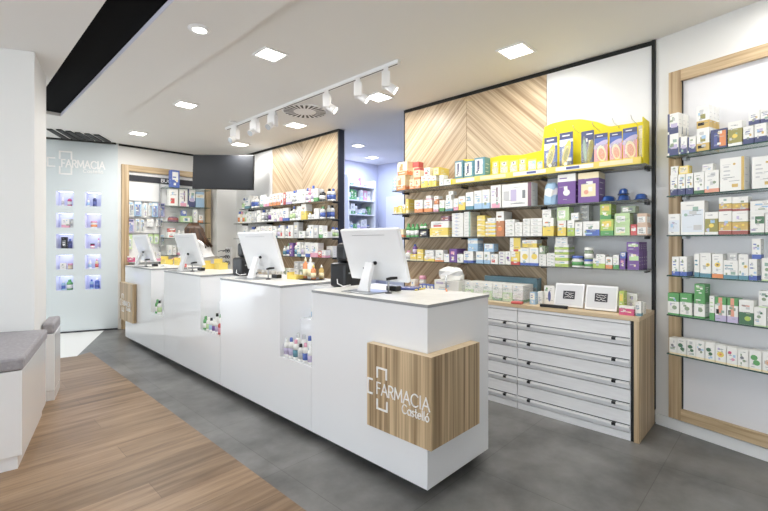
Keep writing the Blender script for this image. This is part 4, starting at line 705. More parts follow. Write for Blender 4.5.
('carton','tl6',3.331,0.081,0.5686,-1.8267,0.0548,0.070,0.1197,"white tea carton with tan flower, on the framed niche's bottom shelf",'r6'),
('carton','bw',2.609,7.160,2.1836,0.0000,0.1303,0.100,0.2773,"blue and white carton, on the dental display's uppermost shelf",'b0'),
('carton','wr',2.584,7.160,1.8896,0.0000,0.1311,0.100,0.2700,"white and red carton, on the dental display's second shelf",'b1'),
('carton','wkd',2.735,7.160,1.8896,0.0000,0.1197,0.100,0.2785,"white and rose carton, on the dental display's second shelf",'b1'),
('carton','wn',2.862,7.160,1.8896,0.0000,0.1230,0.100,0.2897,"white and navy carton, on the dental display's second shelf",'b1'),
('carton','lb',3.004,7.160,1.8896,0.0000,0.1283,0.100,0.2571,"pale blue carton, on the dental display's second shelf",'b1'),
('bag','dr',2.592,7.160,1.6366,0.0000,0.1573,0.100,0.0846,"dark red toiletry bag, on the dental display's third shelf",'b2'),
('carton','tg',2.785,7.150,1.6366,0.0000,0.1702,0.080,0.1008,"pale green carton, on the dental display's third shelf",'b2'),
('carton','bw',2.747,7.140,1.7380,0.0000,0.0697,0.060,0.0871,"blue and white small carton, on the dental display's third shelf",'b2'),
('carton','wt',2.931,7.140,1.6366,0.0000,0.0610,0.060,0.2096,"plain white tall carton, on the dental display's third shelf",'b2'),
('carton','wo',3.019,7.140,1.6366,0.0000,0.0654,0.060,0.1274,"white and orange carton, on the dental display's third shelf",'b2'),
('carton','wr',2.559,7.160,1.3786,0.0000,0.1198,0.100,0.0946,"white and red carton, on the dental display's fourth shelf",'b3'),
('carton','rw',2.561,7.150,1.4738,0.0000,0.1002,0.080,0.0551,"red and white flat carton, on the dental display's fourth shelf",'b3'),
('bottle','w',2.677,7.137,1.3786,0.0000,0.0531,0.053,0.1286,"white bottle, on the dental display's fourth shelf",'b3'),
('carton','w',2.747,7.150,1.3786,0.0000,0.0539,0.080,0.1137,"white small carton, on the dental display's fourth shelf",'b3'),
('carton','wt',2.533,7.150,1.1056,0.0000,0.0560,0.080,0.1609,"plain white carton, first from the hooks, on the dental display's lowest shelf",'b4'),
('carton','wt',2.596,7.150,1.1056,0.0000,0.0568,0.080,0.1525,"plain white carton, second from the hooks, on the dental display's lowest shelf",'b4'),
('carton','wk',2.689,7.150,1.1056,0.0000,0.0766,0.080,0.1276,"white and pink carton, on the dental display's lowest shelf",'b4'),
('pack','tw',2.022,7.270,1.7034,0.0000,0.0614,0.020,0.2286,"white toothbrush pack, first from the wood post, on the dental display's top hook row",'bh1'),
('pack','tb',2.121,7.275,1.7153,0.0000,0.0961,0.030,0.2312,"blue toothbrush pack, first from the wood post, on the dental display's top hook row",'bh1'),
('pack','tr',2.224,7.270,1.7040,0.0000,0.0500,0.020,0.2182,"white and brown toothbrush pack, on the dental display's top hook row",'bh1'),
('pack','tw',2.291,7.270,1.7303,0.0000,0.0421,0.020,0.2041,"white toothbrush pack, second from the wood post, on the dental display's top hook row",'bh1'),
('pack','tb',2.365,7.275,1.7098,0.0000,0.0882,0.030,0.2295,"blue toothbrush pack, second from the wood post, on the dental display's top hook row",'bh1'),
('pack','tlv',2.466,7.275,1.7139,0.0000,0.0947,0.030,0.2240,"lilac and blue toothbrush pack, on the dental display's top hook row",'bh1'),
('pack','tlv',2.025,7.270,1.4596,0.0000,0.0723,0.020,0.2058,"lilac and blue toothbrush pack, on the dental display's middle hook row",'bh2'),
('pack','tw',2.113,7.270,1.4609,0.0000,0.0515,0.020,0.2109,"white toothbrush pack, first from the wood post, on the dental display's middle hook row",'bh2'),
('pack','tw',2.179,7.270,1.4618,0.0000,0.0495,0.020,0.2016,"white toothbrush pack, second from the wood post, on the dental display's middle hook row",'bh2'),
('pack','clr',2.296,7.275,1.5499,0.0000,0.1086,0.030,0.1445,"clear plastic pack, on the dental display's middle hook row",'bh2'),
('pack','tw',2.431,7.275,1.5611,0.0000,0.0999,0.030,0.1355,"white toothbrush pack, third from the wood post, on the dental display's middle hook row",'bh2'),
('pack','tg',2.013,7.270,1.2082,0.0000,0.0531,0.020,0.2208,"pale green pack, first from the wood post, on the dental display's lowest hook row",'bh3'),
('pack','tg',2.304,7.275,1.2986,0.0000,0.0683,0.030,0.1494,"pale green pack, second from the wood post, on the dental display's lowest hook row",'bh3'),
('pack','tg',2.385,7.275,1.2904,0.0000,0.0709,0.030,0.1586,"pale green pack, third from the wood post, on the dental display's lowest hook row",'bh3'),
('pack','tw',2.465,7.270,1.2500,0.0000,0.0677,0.020,0.1839,"white toothbrush pack, on the dental display's lowest hook row",'bh3'),
('carton','mag',1.989,7.145,1.0176,0.0000,0.0869,0.070,0.0883,"magenta and white carton, on the dental display's bottom ledge",'bs'),
('carton','wk',2.265,7.145,1.0176,0.0000,0.0840,0.070,0.1583,"white and pink carton, first from the wood post, on the dental display's bottom ledge",'bs'),
('carton','wk',2.358,7.145,1.0176,0.0000,0.0713,0.070,0.1411,"white and pink carton, second from the wood post, on the dental display's bottom ledge",'bs'),
]:
    product(kind, style, x, y, z, rz, w, d, h, label, {'carton': 'box', 'bottle': 'bottle', 'jar': 'jar', 'pack': 'pack', 'bag': 'pouch'}[kind], GROUPS[group], NAMES[kind])
NOUN = {'w':'white','wt':'plain white','wb':'white and blue','wlb':'white and pale blue','lb':'pale blue','wn':'white and navy','wnb':'white and navy based','n':'navy and gold','wt2':'white and teal','wteal':'white and teal sided','teal':'teal and white','wg':'white and green','g':'green','gw':'green topped white','gk':'green and pink','pg':'pale green','yg':'yellow and green','wyg':'white and lime','y':'yellow','wy':'white and yellow','wyb':'white, yellow and blue','yr':'yellow and red','wyr':'white, yellow and red','oy':'olive yellow','o':'orange','wo':'white and orange','ro':'red and orange','bo':'brown and orange','wr':'white and red','rw':'red and white','rk':'red and pink','wk':'white and pink','k':'pink','kb':'pale pink and brown','mag':'magenta and white','p':'purple and green','pw':'purple and white','pc':'purple and cream','pk':'dark purple','wl':'white and lilac','wp':'white and purple','wkd':'white and rose','dev':'large white and lilac','gy':'grey','gyg':'grey and green','k0':'black and white','dr':'dark red','br':'pale brown','lbw':'pale blue and white','bw':'blue and white','wbs':'white and bright blue','wgo':'white and gold','wgb':'big white and gold','wgn':'white and deep green','ws':'white and salmon','wpb':'big white and icy blue','wbp':'white and icy','wcam':'white and floral yellow','wcg':'white and leafy yellow','wfg':'white and emerald','wsun':'white sunflower','wsuo':'white, yellow and orange','wlf':'white leaf print','wdg':'white and dark green','tl1':'white tea carton with grey sprig','tl2':'white tea carton with dark leaves','tl3':'white tea carton with yellow flower','tl4':'white tea carton with pink buds','tl5':'white tea carton with green leaves','tl6':'white tea carton with tan flower','ins':'blue and yellow insole','inp':'blue and pink insole','ing':'blue and grey insole','fig':'white and blue figure','clr':'clear plastic','bl':'yellow and grey blister','blb':'yellow and pale blue blister','tb':'blue toothbrush','tw':'white toothbrush','tg':'pale green','tr':'white and brown toothbrush','tlv':'lilac and blue toothbrush'}
ORD = ['zeroth', 'first', 'second', 'third', 'fourth', 'fifth', 'sixth', 'seventh', 'eighth', 'ninth', 'tenth', 'eleventh', 'twelfth']
GROUPS = {'m1': "products on the chevron wall's top shelf", 'm2': "products on the chevron wall's second shelf", 'm3': "products on the chevron wall's third shelf", 'm4': "products on the chevron wall's lowest shelf", 'm5': 'products on the drawer cabinet top', 't1': "products on the corner unit's top shelf", 't2': "products on the corner unit's second shelf", 't3': "products on the corner unit's third shelf", 't4': "products on the corner unit's lowest shelf", 'r1': "products on the framed niche's top shelf", 'r2': "products on the framed niche's second shelf", 'r3': "products on the framed niche's third shelf", 'r4': "products on the framed niche's fourth shelf", 'r5': "products on the framed niche's fifth shelf", 'r6': "products on the framed niche's bottom shelf", 'b0': "products on the dental display's uppermost shelf", 'b1': "products on the dental display's second shelf", 'b2': "products on the dental display's third shelf", 'b3': "products on the dental display's fourth shelf", 'b4': "products on the dental display's lowest shelf", 'bh1': "products on the dental display's top hook row", 'bh2': "products on the dental display's middle hook row", 'bh3': "products on the dental display's lowest hook row", 'bs': "products on the dental display's bottom ledge"}
# ------------------------------------------------------------------ the setting
UX, UY = -0.253, -0.967                      # direction of the right-hand wall, away from the corner
RZR = math.atan2(UY, UX)                     # local x runs along that wall, local y into it
CORNER = (3.62, 0.71)
def rw(s, d):                                # s along the right wall, d out of it into the room
    return (CORNER[0] + UX * s + UY * d, CORNER[1] + UY * s - UX * d)

struct('floor', MB().prism([(1.25, -3), (7.2, -3), (7.2, 9), (1.05, 9), (1.72, 7.44), (1.10, 5.96), (1.25, 6.06)], -0.1, 0), 'tile')
struct('floor_planks', MB().prism([(-3.2, -3), (1.25, -3), (1.25, 6.06), (1.10, 5.96), (0.95, 6.0), (-3.2, 6.0)], -0.1, 0), 'planks')
struct('floor_white', MB().prism([(-3.2, 6.0), (0.95, 6.0), (1.10, 5.96), (1.72, 7.44), (1.05, 9), (-3.2, 9)], -0.1, 0), 'whitefloor')
struct('ceiling', MB().box(1.46, 7.2, -3.2, 9, 2.8, 2.95), 'ceil')
c1 = MB(); c1.box(0.972, 1.46, -3.2, 6.3, 2.77, 2.95); c1.box(-3.2, 0.69, -3.2, 6.3, 2.77, 2.95); c1.box(0.69, 0.972, 6.09, 6.3, 2.77, 2.95); c1.box(-3.2, 1.46, 6.3, 9, 2.8, 2.95)
struct('ceiling_1', c1, 'ceil')
r_ = MB(); r_.box(0.6905, 0.9715, -3.2, 6.0895, 2.805, 2.95)
struct('ceiling_recess', r_, 'slot')
struct('ceiling_trim', MB().box(0.9675, 0.9715, -3.2, 6.089, 2.769, 2.804), 'ceil2')

# wall behind the shelving, open between the two units
struct('wall_back', MB().box(3.64, 3.76, 0.70, 3.13, 0, 2.8), 'wall')
struct('wall_back', MB().box(3.64, 3.735, 4.29, 7.4, 0, 2.8), 'wall')
struct('wall_far', MB().box(1.86, 3.64, 7.33, 7.45, 0, 2.8), 'wall')
q0, q1 = rw(0.0, 0), rw(4.1, 0)
struct('wall_right', MB().prism([q0, q1, rw(4.1, -0.12), rw(-0.02, -0.12)], 0, 2.8), 'wall')
struct('wall_rear', MB().box(-3.2, 2.75, -3.2, -3.08, 0, 2.8), 'wall')
wl = MB(); wl.box(-3.2, -3.1, 4.5, 9, 0, 2.8); wl.box(-3.2, -3.1, -3.2, 4.5, 2.45, 2.8); wl.box(-3.2, -3.1, -3.2, 4.5, 0, 0.12)
struct('wall_left', wl, 'wall')
wf = MB()
for y in (-3.08, -1.2, 0.7, 2.6, 4.44): wf.box(-3.18, -3.12, y, y + 0.06, 0.12, 2.45)
struct('window_frame', wf, 'steel')
struct('window_1', MB().box(-3.155, -3.147, -3.08, 4.5, 0.12, 2.45), 'pane')
bt = MB(); bt.prism([rw(0.005, 0.001), rw(4.0, 0.001), rw(4.0, 0.013), rw(0.005, 0.013)], 0, 0.075); struct('baseboard_right', bt, 'satin')
# cladding: chevron veneer and white panels
for (n, y0, y1, z0, m) in (('wall_panel', 2.323, 3.128, 0.0, 'chevB'), ('wall_panel', 1.518, 2.319, 0.0, 'chevA'), ('wall_panel', 0.735, 1.514, 0.0, 'satin'),
                           ('wall_panel', 4.30, 5.078, 0.0, 'chevB'), ('wall_panel', 5.082, 5.878, 0.0, 'chevA'), ('wall_panel', 5.882, 6.70, 0.0, 'satin')):
    struct(n, MB().box(3.615, 3.638, y0, y1, z0, 2.765), m)
struct('gap_shadow_1', MB().box(3.612, 3.639, 0.735, 3.128, 2.766, 2.799), 'black')  # black strip painting the shadow gap between panels and ceiling
struct('gap_shadow_2', MB().box(3.612, 3.639, 4.30, 7.32, 2.766, 2.799), 'black')  # same painted shadow gap above the corner unit
struct('gap_shadow_3', MB().box(1.87, 3.61, 7.315, 7.329, 2.77, 2.799), 'black')  # black strip standing in for the far wall's shadow gap
struct('trim_4', MB().box(3.60, 3.637, 0.712, 0.733, 0.1, 2.798), 'black')
struct('trim_5', MB().box(3.613, 3.76, 3.1305, 3.142, 0, 2.797), 'dark')
struct('trim_7', MB().box(3.6385, 3.6395, 0.735, 3.128, 0, 2.766), 'black')
struct('wall_pillar', MB().box(3.29, 3.639, 7.10, 7.329, 0, 2.8), 'wall')
struct('trim_6', MB().box(3.61, 3.705, 4.27, 4.289, 0, 2.797), 'dark')
# column with window benches
def rg(x, y, a, b): return (x + 0.253 * a - 0.967 * b, y + 0.967 * a + 0.253 * b)   # a along the right-wall direction, b to its outer side
struct('wall_column', MB().prism([(0.5, 4.158), (0.649, 4.728), (-0.2, 5.1), (-3.1, 5.4), (-3.1, 5.5), (-3.1, 4.7), (-0.3, 4.55)], 0, 2.769), 'wall')
# the far white glass wall with ten lit niches
PL = math.hypot(0.82, 0.33); PU = (-0.82 / PL, 0.33 / PL); PRZ = math.atan2(0.33, -0.82) + PI   # local x runs back towards the corner
def pw(s, d, z): return (1.86 + PU[0] * s - PU[1] * -1 * 0 + d * -0.3733, 7.33 + PU[1] * s + d * -0.9277, z)
cols = [(0.214, 0.412), (0.553, 0.758)]; rows = [(0.617, 0.822), (0.92, 1.125), (1.222, 1.427), (1.525, 1.73), (1.842, 2.047)]
ss = [0.0, 0.214, 0.412, 0.553, 0.758, 2.4]; zs = [0.0] + [v for r in rows for v in r] + [2.79]
pn = MB(); liner = MB(); led = MB(); D = 0.16
for i in range(5):
    for j in range(len(zs) - 1):
        s0, s1, z0, z1 = ss[i], ss[i + 1], zs[j], zs[j + 1]
        if i in (1, 3) and j % 2 == 1:
            liner.add([pw(s0, -D, z0), pw(s1, -D, z0), pw(s1, -D, z1), pw(s0, -D, z1)], [(0, 1, 2, 3)])
            for a, b, c, d in (((s0, z0), (s1, z0), 0, 0), ((s0, z1), (s1, z1), 0, 0), ((s0, z0), (s0, z1), 0, 0), ((s1, z0), (s1, z1), 0, 0)):
                liner.add([pw(a[0], 0, a[1]), pw(b[0], 0, b[1]), pw(b[0], -D, b[1]), pw(a[0], -D, a[1])], [(0, 1, 2, 3)])
            m_ = (s0 + s1) / 2; h_ = (s1 - s0) * 0.4
            led.add([pw(m_ - h_, -D * 0.1, z1 - 0.002), pw(m_ + h_, -D * 0.1, z1 - 0.002), pw(m_ + h_, -D * 0.9, z1 - 0.002), pw(m_ - h_, -D * 0.9, z1 - 0.002)], [(0, 1, 2, 3)])
        else:
            pn.add([pw(s0, 0, z0), pw(s1, 0, z0), pw(s1, 0, z1), pw(s0, 0, z1)], [(3, 2, 1, 0)])
back = [pw(0, -0.18, 0)[:2], pw(2.4, -0.18, 0)[:2], pw(2.4, -0.25, 0)[:2], pw(0, -0.25, 0)[:2]]
pn.prism(back, 0, 2.79)
wp = struct('wall_glass_panel', pn, 'glassw')
liner.build('niche', 'niche', wp, kind='structure'); led.build('light_strip', 'led', wp, kind='structure')
lt = MB(); cv = lambda u, v, d: pw(0.885 - u, 0.001 + d, v)
text(lt, 'FARMACIA', 0.19, 2.40, 0.53, 0.105, 0.016, cv)
for pl in ([(0.17, 2.52), (0.17, 2.62), (0.31, 2.62), (0.31, 2.52)], [(0.17, 2.40), (0.17, 2.30), (0.31, 2.30), (0.31, 2.40)], [(0.11, 2.52), (0.03, 2.52), (0.03, 2.40), (0.11, 2.40)]): ribbon(lt, pl, 0.02, cv)
text(lt, 'Castelló', 0.45, 2.335, 0.25, 0.045, 0.007, cv)
lt.build('lettering', 'letter', wp, label='white raised lettering on the glass wall', kind='structure')
struct('baseboard_far', MB().prism([pw(0.0, 0.001, 0)[:2], pw(2.4, 0.001, 0)[:2], pw(2.4, 0.012, 0)[:2], pw(0.0, 0.012, 0)[:2]], 0, 0.02), 'dark')
gr = MB()
for q in [[(0.968, 7.025), (1.018, 6.987), (1.292, 7.496), (1.229, 7.531)], [(1.058, 6.967), (1.108, 6.929), (1.395, 7.438), (1.331, 7.474)], [(1.158, 6.971), (1.209, 6.933), (1.478, 7.392), (1.414, 7.428)], [(1.262, 6.976), (1.314, 6.937), (1.562, 7.344), (1.497, 7.381)], [(1.365, 6.961), (1.417, 6.921), (1.653, 7.293), (1.588, 7.33)], [(1.467, 6.932), (1.52, 6.892), (1.749, 7.24), (1.683, 7.277)]]:
    gr.prism(q, 2.785, 2.7995)
gr.prism([pw(0.02, 0.004, 0)[:2], pw(1.1, 0.004, 0)[:2], pw(1.1, 0.05, 0)[:2], pw(0.02, 0.05, 0)[:2]], 2.78, 2.7995)
gr.build('ceiling_grille', 'black', label='dark slanted slot grille in the ceiling along the white glass wall', cat='ceiling grille')

# back room seen through the opening
br_ = MB(); br_.box(3.76, 5.9, 5.8, 5.9, 0, 2.8); br_.box(5.9, 6.0, 3.2, 5.9, 0, 2.8); br_.box(3.76, 6.0, 1.4, 1.5, 0, 2.8); br_.box(5.9, 6.0, 1.5, 3.2, 0, 2.8)
struct('wall_room', br_, 'blueroom')
d_ = struct('door_1', MB().box(5.86, 5.899, 4.55, 5.55, 0, 2.17), 'satin')
MB().tube([(5.83, 5.45, 1.0), (5.80, 5.45, 1.0), (5.80, 5.33, 1.0)], 0.01).build('door_handle', 'steel', d_, kind='structure')
su = thing('storage_shelf', 'white open storage shelving full of medicines in the back room', 'shelving', (5.15, 5.62, 0))
for x in (-0.32, 0.32): box(x - 0.015, x + 0.015, -0.17, 0.17, 0, 2.42).build('side_panel', 'satin', su)
for z in (0.4, 0.85, 1.27, 1.55, 1.80, 2.05, 2.30): box(-0.304, 0.304, -0.17, 0.17, z - 0.02, z).build('shelf', 'satin', su)
rr = random.Random(5)
for zi, z in enumerate((1.55, 1.80, 2.05, 2.30)):
    x = -0.295; k = 0
    sn = ('lowest visible shelf', 'third shelf', 'second shelf', 'top shelf')[zi]
    while x < 0.27:
        w = rr.uniform(0.055, 0.1); h = rr.uniform(0.06, 0.19); st = rr.choice(['w', 'wk', 'wg', 'wlb', 'w', 'g', 'wl', 'k', 'wt', 'gy', 'wp'])
        kd = rr.choice(['carton', 'carton', 'bottle']); k += 1
        if x + w > 0.30: break
        product(kd, st, 5.15 + x + w / 2, 5.54, z + 0.001, 0, round(w, 3), 0.07 if kd == 'carton' else round(w, 3), round(h, 3),
                '%s %s, %s along the back room storage %s' % (NOUN[st], kd, ORD[k], sn), {'carton': 'box', 'bottle': 'bottle'}[kd], 'medicines on the back room storage shelves', kd)
        x += w + 0.008

# ------------------------------------------------------------------ ceiling things
def area(name, x, y, z, sx, sy, e, col, rot=(0, 0, 0), shape='RECTANGLE', spread=PI):
    l = bpy.data.lights.new(name, 'AREA'); l.shape = shape; l.size = sx; l.size_y = sy; l.energy = e; l.color = col; l.spread = spread
    o = bpy.data.objects.new(name, l); COL.objects.link(o); o.location = (x, y, z); o.rotation_euler = rot; return o
WARM = (1.0, 0.975, 0.94)
def downlight(x, y, z, s, label, e, square=True, col=WARM, grp='recessed ceiling downlights'):
    t = thing('ceiling_light', label, 'ceiling light', (x, y, z), 0, grp)
    f = MB(); w = 0.018
    if square:
        for a in ((-s / 2 - w, s / 2 + w, -s / 2 - w, -s / 2), (-s / 2 - w, s / 2 + w, s / 2, s / 2 + w), (-s / 2 - w, -s / 2, -s / 2, s / 2), (s / 2, s / 2 + w, -s / 2, s / 2)):
            f.box(a[0], a[1], a[2], a[3], -0.01, 0)
        box(-s / 2, s / 2, -s / 2, s / 2, -0.004, 0).build('diffuser', 'lamp', t)
    else:
        f.lathe([(s * 0.62, -0.012), (s * 1.0, -0.004), (s * 1.0, 0.0), (s * 0.62, -0.001)], 28, caps=False)
        MB().lathe([(s * 0.6, -0.004), (s * 0.6, 0.0)], 24).build('diffuser', 'lamp', t)
    f.build('frame', 'lampw', t)
    area('downlight_glow', x, y, z - 0.03, s, s, e, col, shape='SQUARE')
E0 = 9.5
downlight(1.222, 2.90, 2.77, 0.075, 'round white ceiling downlight beside the black ceiling slot', E0 * 0.7, False)
downlight(1.80, 2.955, 2.8, 0.17, 'square recessed ceiling light nearest above the counter front', E0)
downlight(1.836, 4.704, 2.8, 0.17, 'square recessed ceiling light between the two others over the counter', E0)
downlight(1.869, 6.417, 2.8, 0.17, 'square recessed ceiling light nearest the dental display', E0 * 1.7)
downlight(3.075, 1.53, 2.8, 0.19, 'large square ceiling light above the drawer cabinets and chevron wall', E0 * 0.8)
downlight(3.092, 3.031, 2.8, 0.19, 'square ceiling light near the doorway end of the track', E0)
downlight(3.123, 4.527, 2.8, 0.19, 'square ceiling light beside the round ceiling vent', E0)
downlight(3.155, 6.04, 2.8, 0.19, 'square ceiling light near the television', E0 * 1.4)
downlight(1.80, 1.2, 2.8, 0.17, 'square ceiling light above the counter end, out of the frame', E0)
downlight(3.05, 0.0, 2.8, 0.19, 'square ceiling light over the framed niche, out of the frame', E0 * 0.45)
downlight(4.45, 4.80, 2.8, 0.14, 'bright ceiling lamp just inside the back room opening', E0 * 1.6, True, (0.60, 0.69, 1.0))
downlight(5.25, 5.30, 2.8, 0.16, 'square ceiling light deep in the back room', E0 * 1.2, True, (0.60, 0.69, 1.0))
downlight(4.8, 3.2, 2.8, 0.16, 'square ceiling light of the back room, hidden by the chevron wall', E0 * 1.2, True, (0.60, 0.69, 1.0))
# track with six adjustable spots
tr = thing('track_light', 'white ceiling track above the counter carrying six spotlights', 'track light', (2.575, 3.79, 2.8))
box(-0.018, 0.018, -1.50, 1.50, -0.03, 0).build('track', 'lampw', tr)
box(-0.005, 0.005, -1.48, 1.48, -0.0315, -0.0298).build('groove', 'black', tr)
for i, (y, yaw, kindl, lab) in enumerate(((2.44, -46, 1, 'white track spotlight nearest the chevron wall end'), (2.78, -46, 1, 'white track spotlight, second from the chevron wall end'), (3.22, -46, 1, 'white track spotlight in front of the round vent'),
                                (4.18, 198, 0, 'white track spotlight beyond the round vent, turned to the shopfront'), (4.57, 198, 0, 'white track spotlight, second from the television end'), (5.06, 198, 0, 'white track spotlight nearest the television end'))):
    t = thing('spotlight', lab, 'spotlight', (2.575, y, 2.768), math.radians(yaw), 'spotlights on the ceiling track')
    box(-0.02, 0.02, -0.045, 0.045, -0.035, 0).build('adapter', 'lampw', t)
    box(-0.035, 0.035, -0.05, 0.05, -0.16, -0.036).build('gear_box', 'lampw', t, bevel=0.006)
    h = MB().lathe([(0.026, -0.05), (0.032, -0.042), (0.036, 0.04), (0.034, 0.048)], 20)
    ho = h.build('lamp_head', 'lampw', t, loc=(0.042, 0, -0.158)); ho.rotation_euler = (0, math.radians(125), 0)
    MB().lathe([(0.033, 0.0485), (0.031, 0.0505)], 20).build('lens', 'lamp' if kindl else 'steel', ho)
# round slotted vent
v = thing('ceiling_vent', 'round white ceiling vent with a ring of radial slots', 'vent', (2.85, 3.96, 2.8))
MB().lathe([(0.255, 0), (0.255, -0.006), (0.235, -0.012), (0.01, -0.012)], 40).build('plate', 'lampw', v)
sl = MB()
for k in range(24):
    a = 2 * PI * k / 24; c, s = math.cos(a), math.sin(a)
    sl.add([(r * c - w * s, r * s + w * c, -0.0135) for r, w in ((0.125, -0.008), (0.235, -0.016), (0.235, 0.016), (0.125, 0.008))], [(0, 1, 2, 3)], 'k')
sl.build('slot', 'black', v)
MB().lathe([(0.05, -0.012), (0.045, 0.0)], 20).build('smoke_detector', 'lampw', None, (2.50, 4.97, 2.8), label='small white round detector on the ceiling beside the track', cat='detector')

# television
tvx, tvy = 3.03, 6.36; tz = math.atan2(-0.69, -0.72) + PI / 2 + math.radians(-5)
tv = thing('television', 'black flat television mounted high in the corner over the counter', 'television', (tvx, tvy, 2.13), tz)
box(-0.49, 0.49, 0.0, 0.045, 0, 0.535).build('casing', 'blackp', tv, bevel=0.006)
box(-0.478, 0.478, -0.003, 0.0, 0.02, 0.523).build('screen', 'tv', tv)
MB().tube([(0.0, 0.046, 0.27), (0.1, 0.3, 0.27), (0.11, 0.655, 0.27)], 0.022).build('wall_arm', 'blackp', tv)
tv.rotation_euler = (0, math.radians(1.7), tz)

# ------------------------------------------------------------------ benches
def bench(poly, zb, zc, label, inset=0.012):
    cx = sum(p[0] for p in poly) / len(poly); cy = sum(p[1] for p in poly) / len(poly)
    q = [(x - cx, y - cy) for x, y in poly]
    t = thing('bench', label, 'bench', (cx, cy, 0))
    MB().prism([(x * 0.97, y * 0.97) for x, y in q], 0, 0.078).build('plinth', 'gloss', t)
    MB().prism(q, 0.08, zb).build('body', 'gloss', t, bevel=0.004)
    MB().prism([(x * 1.015, y * 1.01) for x, y in q], zb + 0.002, zc).build('cushion', 'cushion', t, bevel=0.018)
bench([(0.333, 3.239), (0.565, 4.135), (0.49, 4.15), (-0.3, 4.535), (-1.2, 4.58), (-1.2, 3.50)], 0.575, 0.655, 'white window bench with grey cushion in front of the column')
bench([(0.585, 4.462), (0.665, 4.44), (0.765, 4.82), (0.675, 4.83)], 0.555, 0.65, 'narrow white bench with grey cushion behind the column')

# ------------------------------------------------------------------ the counter: four modules in a row
MODS = [(1.345, 1.345, 2.324), (2.324, 2.71, 3.667), (3.667, 4.088, 5.040), (5.040, 5.465, 6.470)]
MLAB = ['white counter module with the wood sign, nearest the aisle', 'second white counter module, with the tray of bottles on top', 'third white counter module, between the tray module and the last one', 'farthest white counter module, beside the glass wall']
X0, X1 = 1.73, 2.337
def sign(parent, y0, y1, ends, flip):
    # cladding that wraps a corner of the counter: y0..y1 along the front, returning round the end
    sg = MB()
    if not flip:
        sg.prism([(1.68, 1.284), (2.134, 1.284), (2.134, 1.343), (1.728, 1.343), (1.728, 1.739), (1.68, 1.739)], 0.288, 0.752, mi=0, mi_top=1)
    else:
        sg.prism([(1.68, 6.53), (2.134, 6.53), (2.134, 6.472), (1.728, 6.472), (1.728, 5.99), (1.68, 5.99)], 0.288, 0.78, mi=0, mi_top=1)
    o = sg.build('sign_panel', ['slat', 'woodtop'], parent, label='oak strip sign panel wrapped round the counter corner')
    ya, yb = (1.739, 1.284) if not flip else (6.53, 5.99)
    g = MB(); cv = lambda u, v, d: (1.6795 - d, ya - u - (0.03 if flip else 0), v)
    k = 1.0
    text(g, 'FARMACIA', 0.079 * k, 0.484, 0.370 * k, 0.063, 0.0058, cv)
    for pl in ([(0.084, 0.577), (0.084, 0.629), (0.153, 0.629), (0.153, 0.577)], [(0.084, 0.452), (0.084, 0.404), (0.158, 0.404), (0.158, 0.452)], [(0.044, 0.555), (0.012, 0.555), (0.012, 0.476), (0.044, 0.476)]):
        ribbon(g, [(u * k, w) for u, w in pl], 0.010, cv)
    text(g, 'Castelló', 0.268 * k, 0.430, 0.178 * k, 0.046, 0.0042, cv)
    g.build('lettering', 'letter', o, label='white lettering and cross bracket mark')
for i, (ya, yb, yc) in enumerate(MODS):
    t = thing('counter_module', MLAB[i], 'counter', (X0, ya, 0), 0, 'white counter modules')
    L = yc - ya; n = yb - ya; W = X1 - X0
    box(0, W, n, L - 0.0015, 0.05, 0.985).build('body', 'gloss', t)
    wt = MB(); wt.box(-0.004, W + 0.004, n - 0.006, L - 0.0015, 0.9865, 0.990, mi=1); wt.box(-0.004, W + 0.004, n - 0.006, L - 0.0015, 0.990, 1.002)
    for f in range(len(wt.f)):
        pass
    ob = wt.build('worktop', ['top', 'topedge'], t)
    for p in ob.data.polygons:
        if abs(p.normal.z) < 0.5: p.material_index = 1
    box(0.06, W - 0.06, 0.06 if i == 0 else 0, L - 0.002 - (0.06 if i == 3 else 0), 0, 0.049).build('plinth', 'plinth', t)
    if n:
        box(0, W, 0.0015, n - 0.0005, 0.05, 0.483).build('display_ledge', 'gloss', t)
        box(0.185, W, 0.0015, n - 0.0005, 0.484, 0.742).build('display_step', 'gloss', t)
        box(0.30, W, 0.0015, n - 0.0005, 0.743, 0.984).build('back_ledge', 'gloss', t)
    t_ = t
    if i in (0, 3):
        h = thing('tmp', None, None)
        bpy.data.objects.remove(h)
        # signs are built in room coordinates and then hung on their module
        before = set(bpy.data.objects)
        sign(None, 0, 0, None, i == 3)
        for o in [o for o in bpy.data.objects if o not in before and o.parent is None]:
            o.parent = t; o.location = (-X0, -ya, 0)

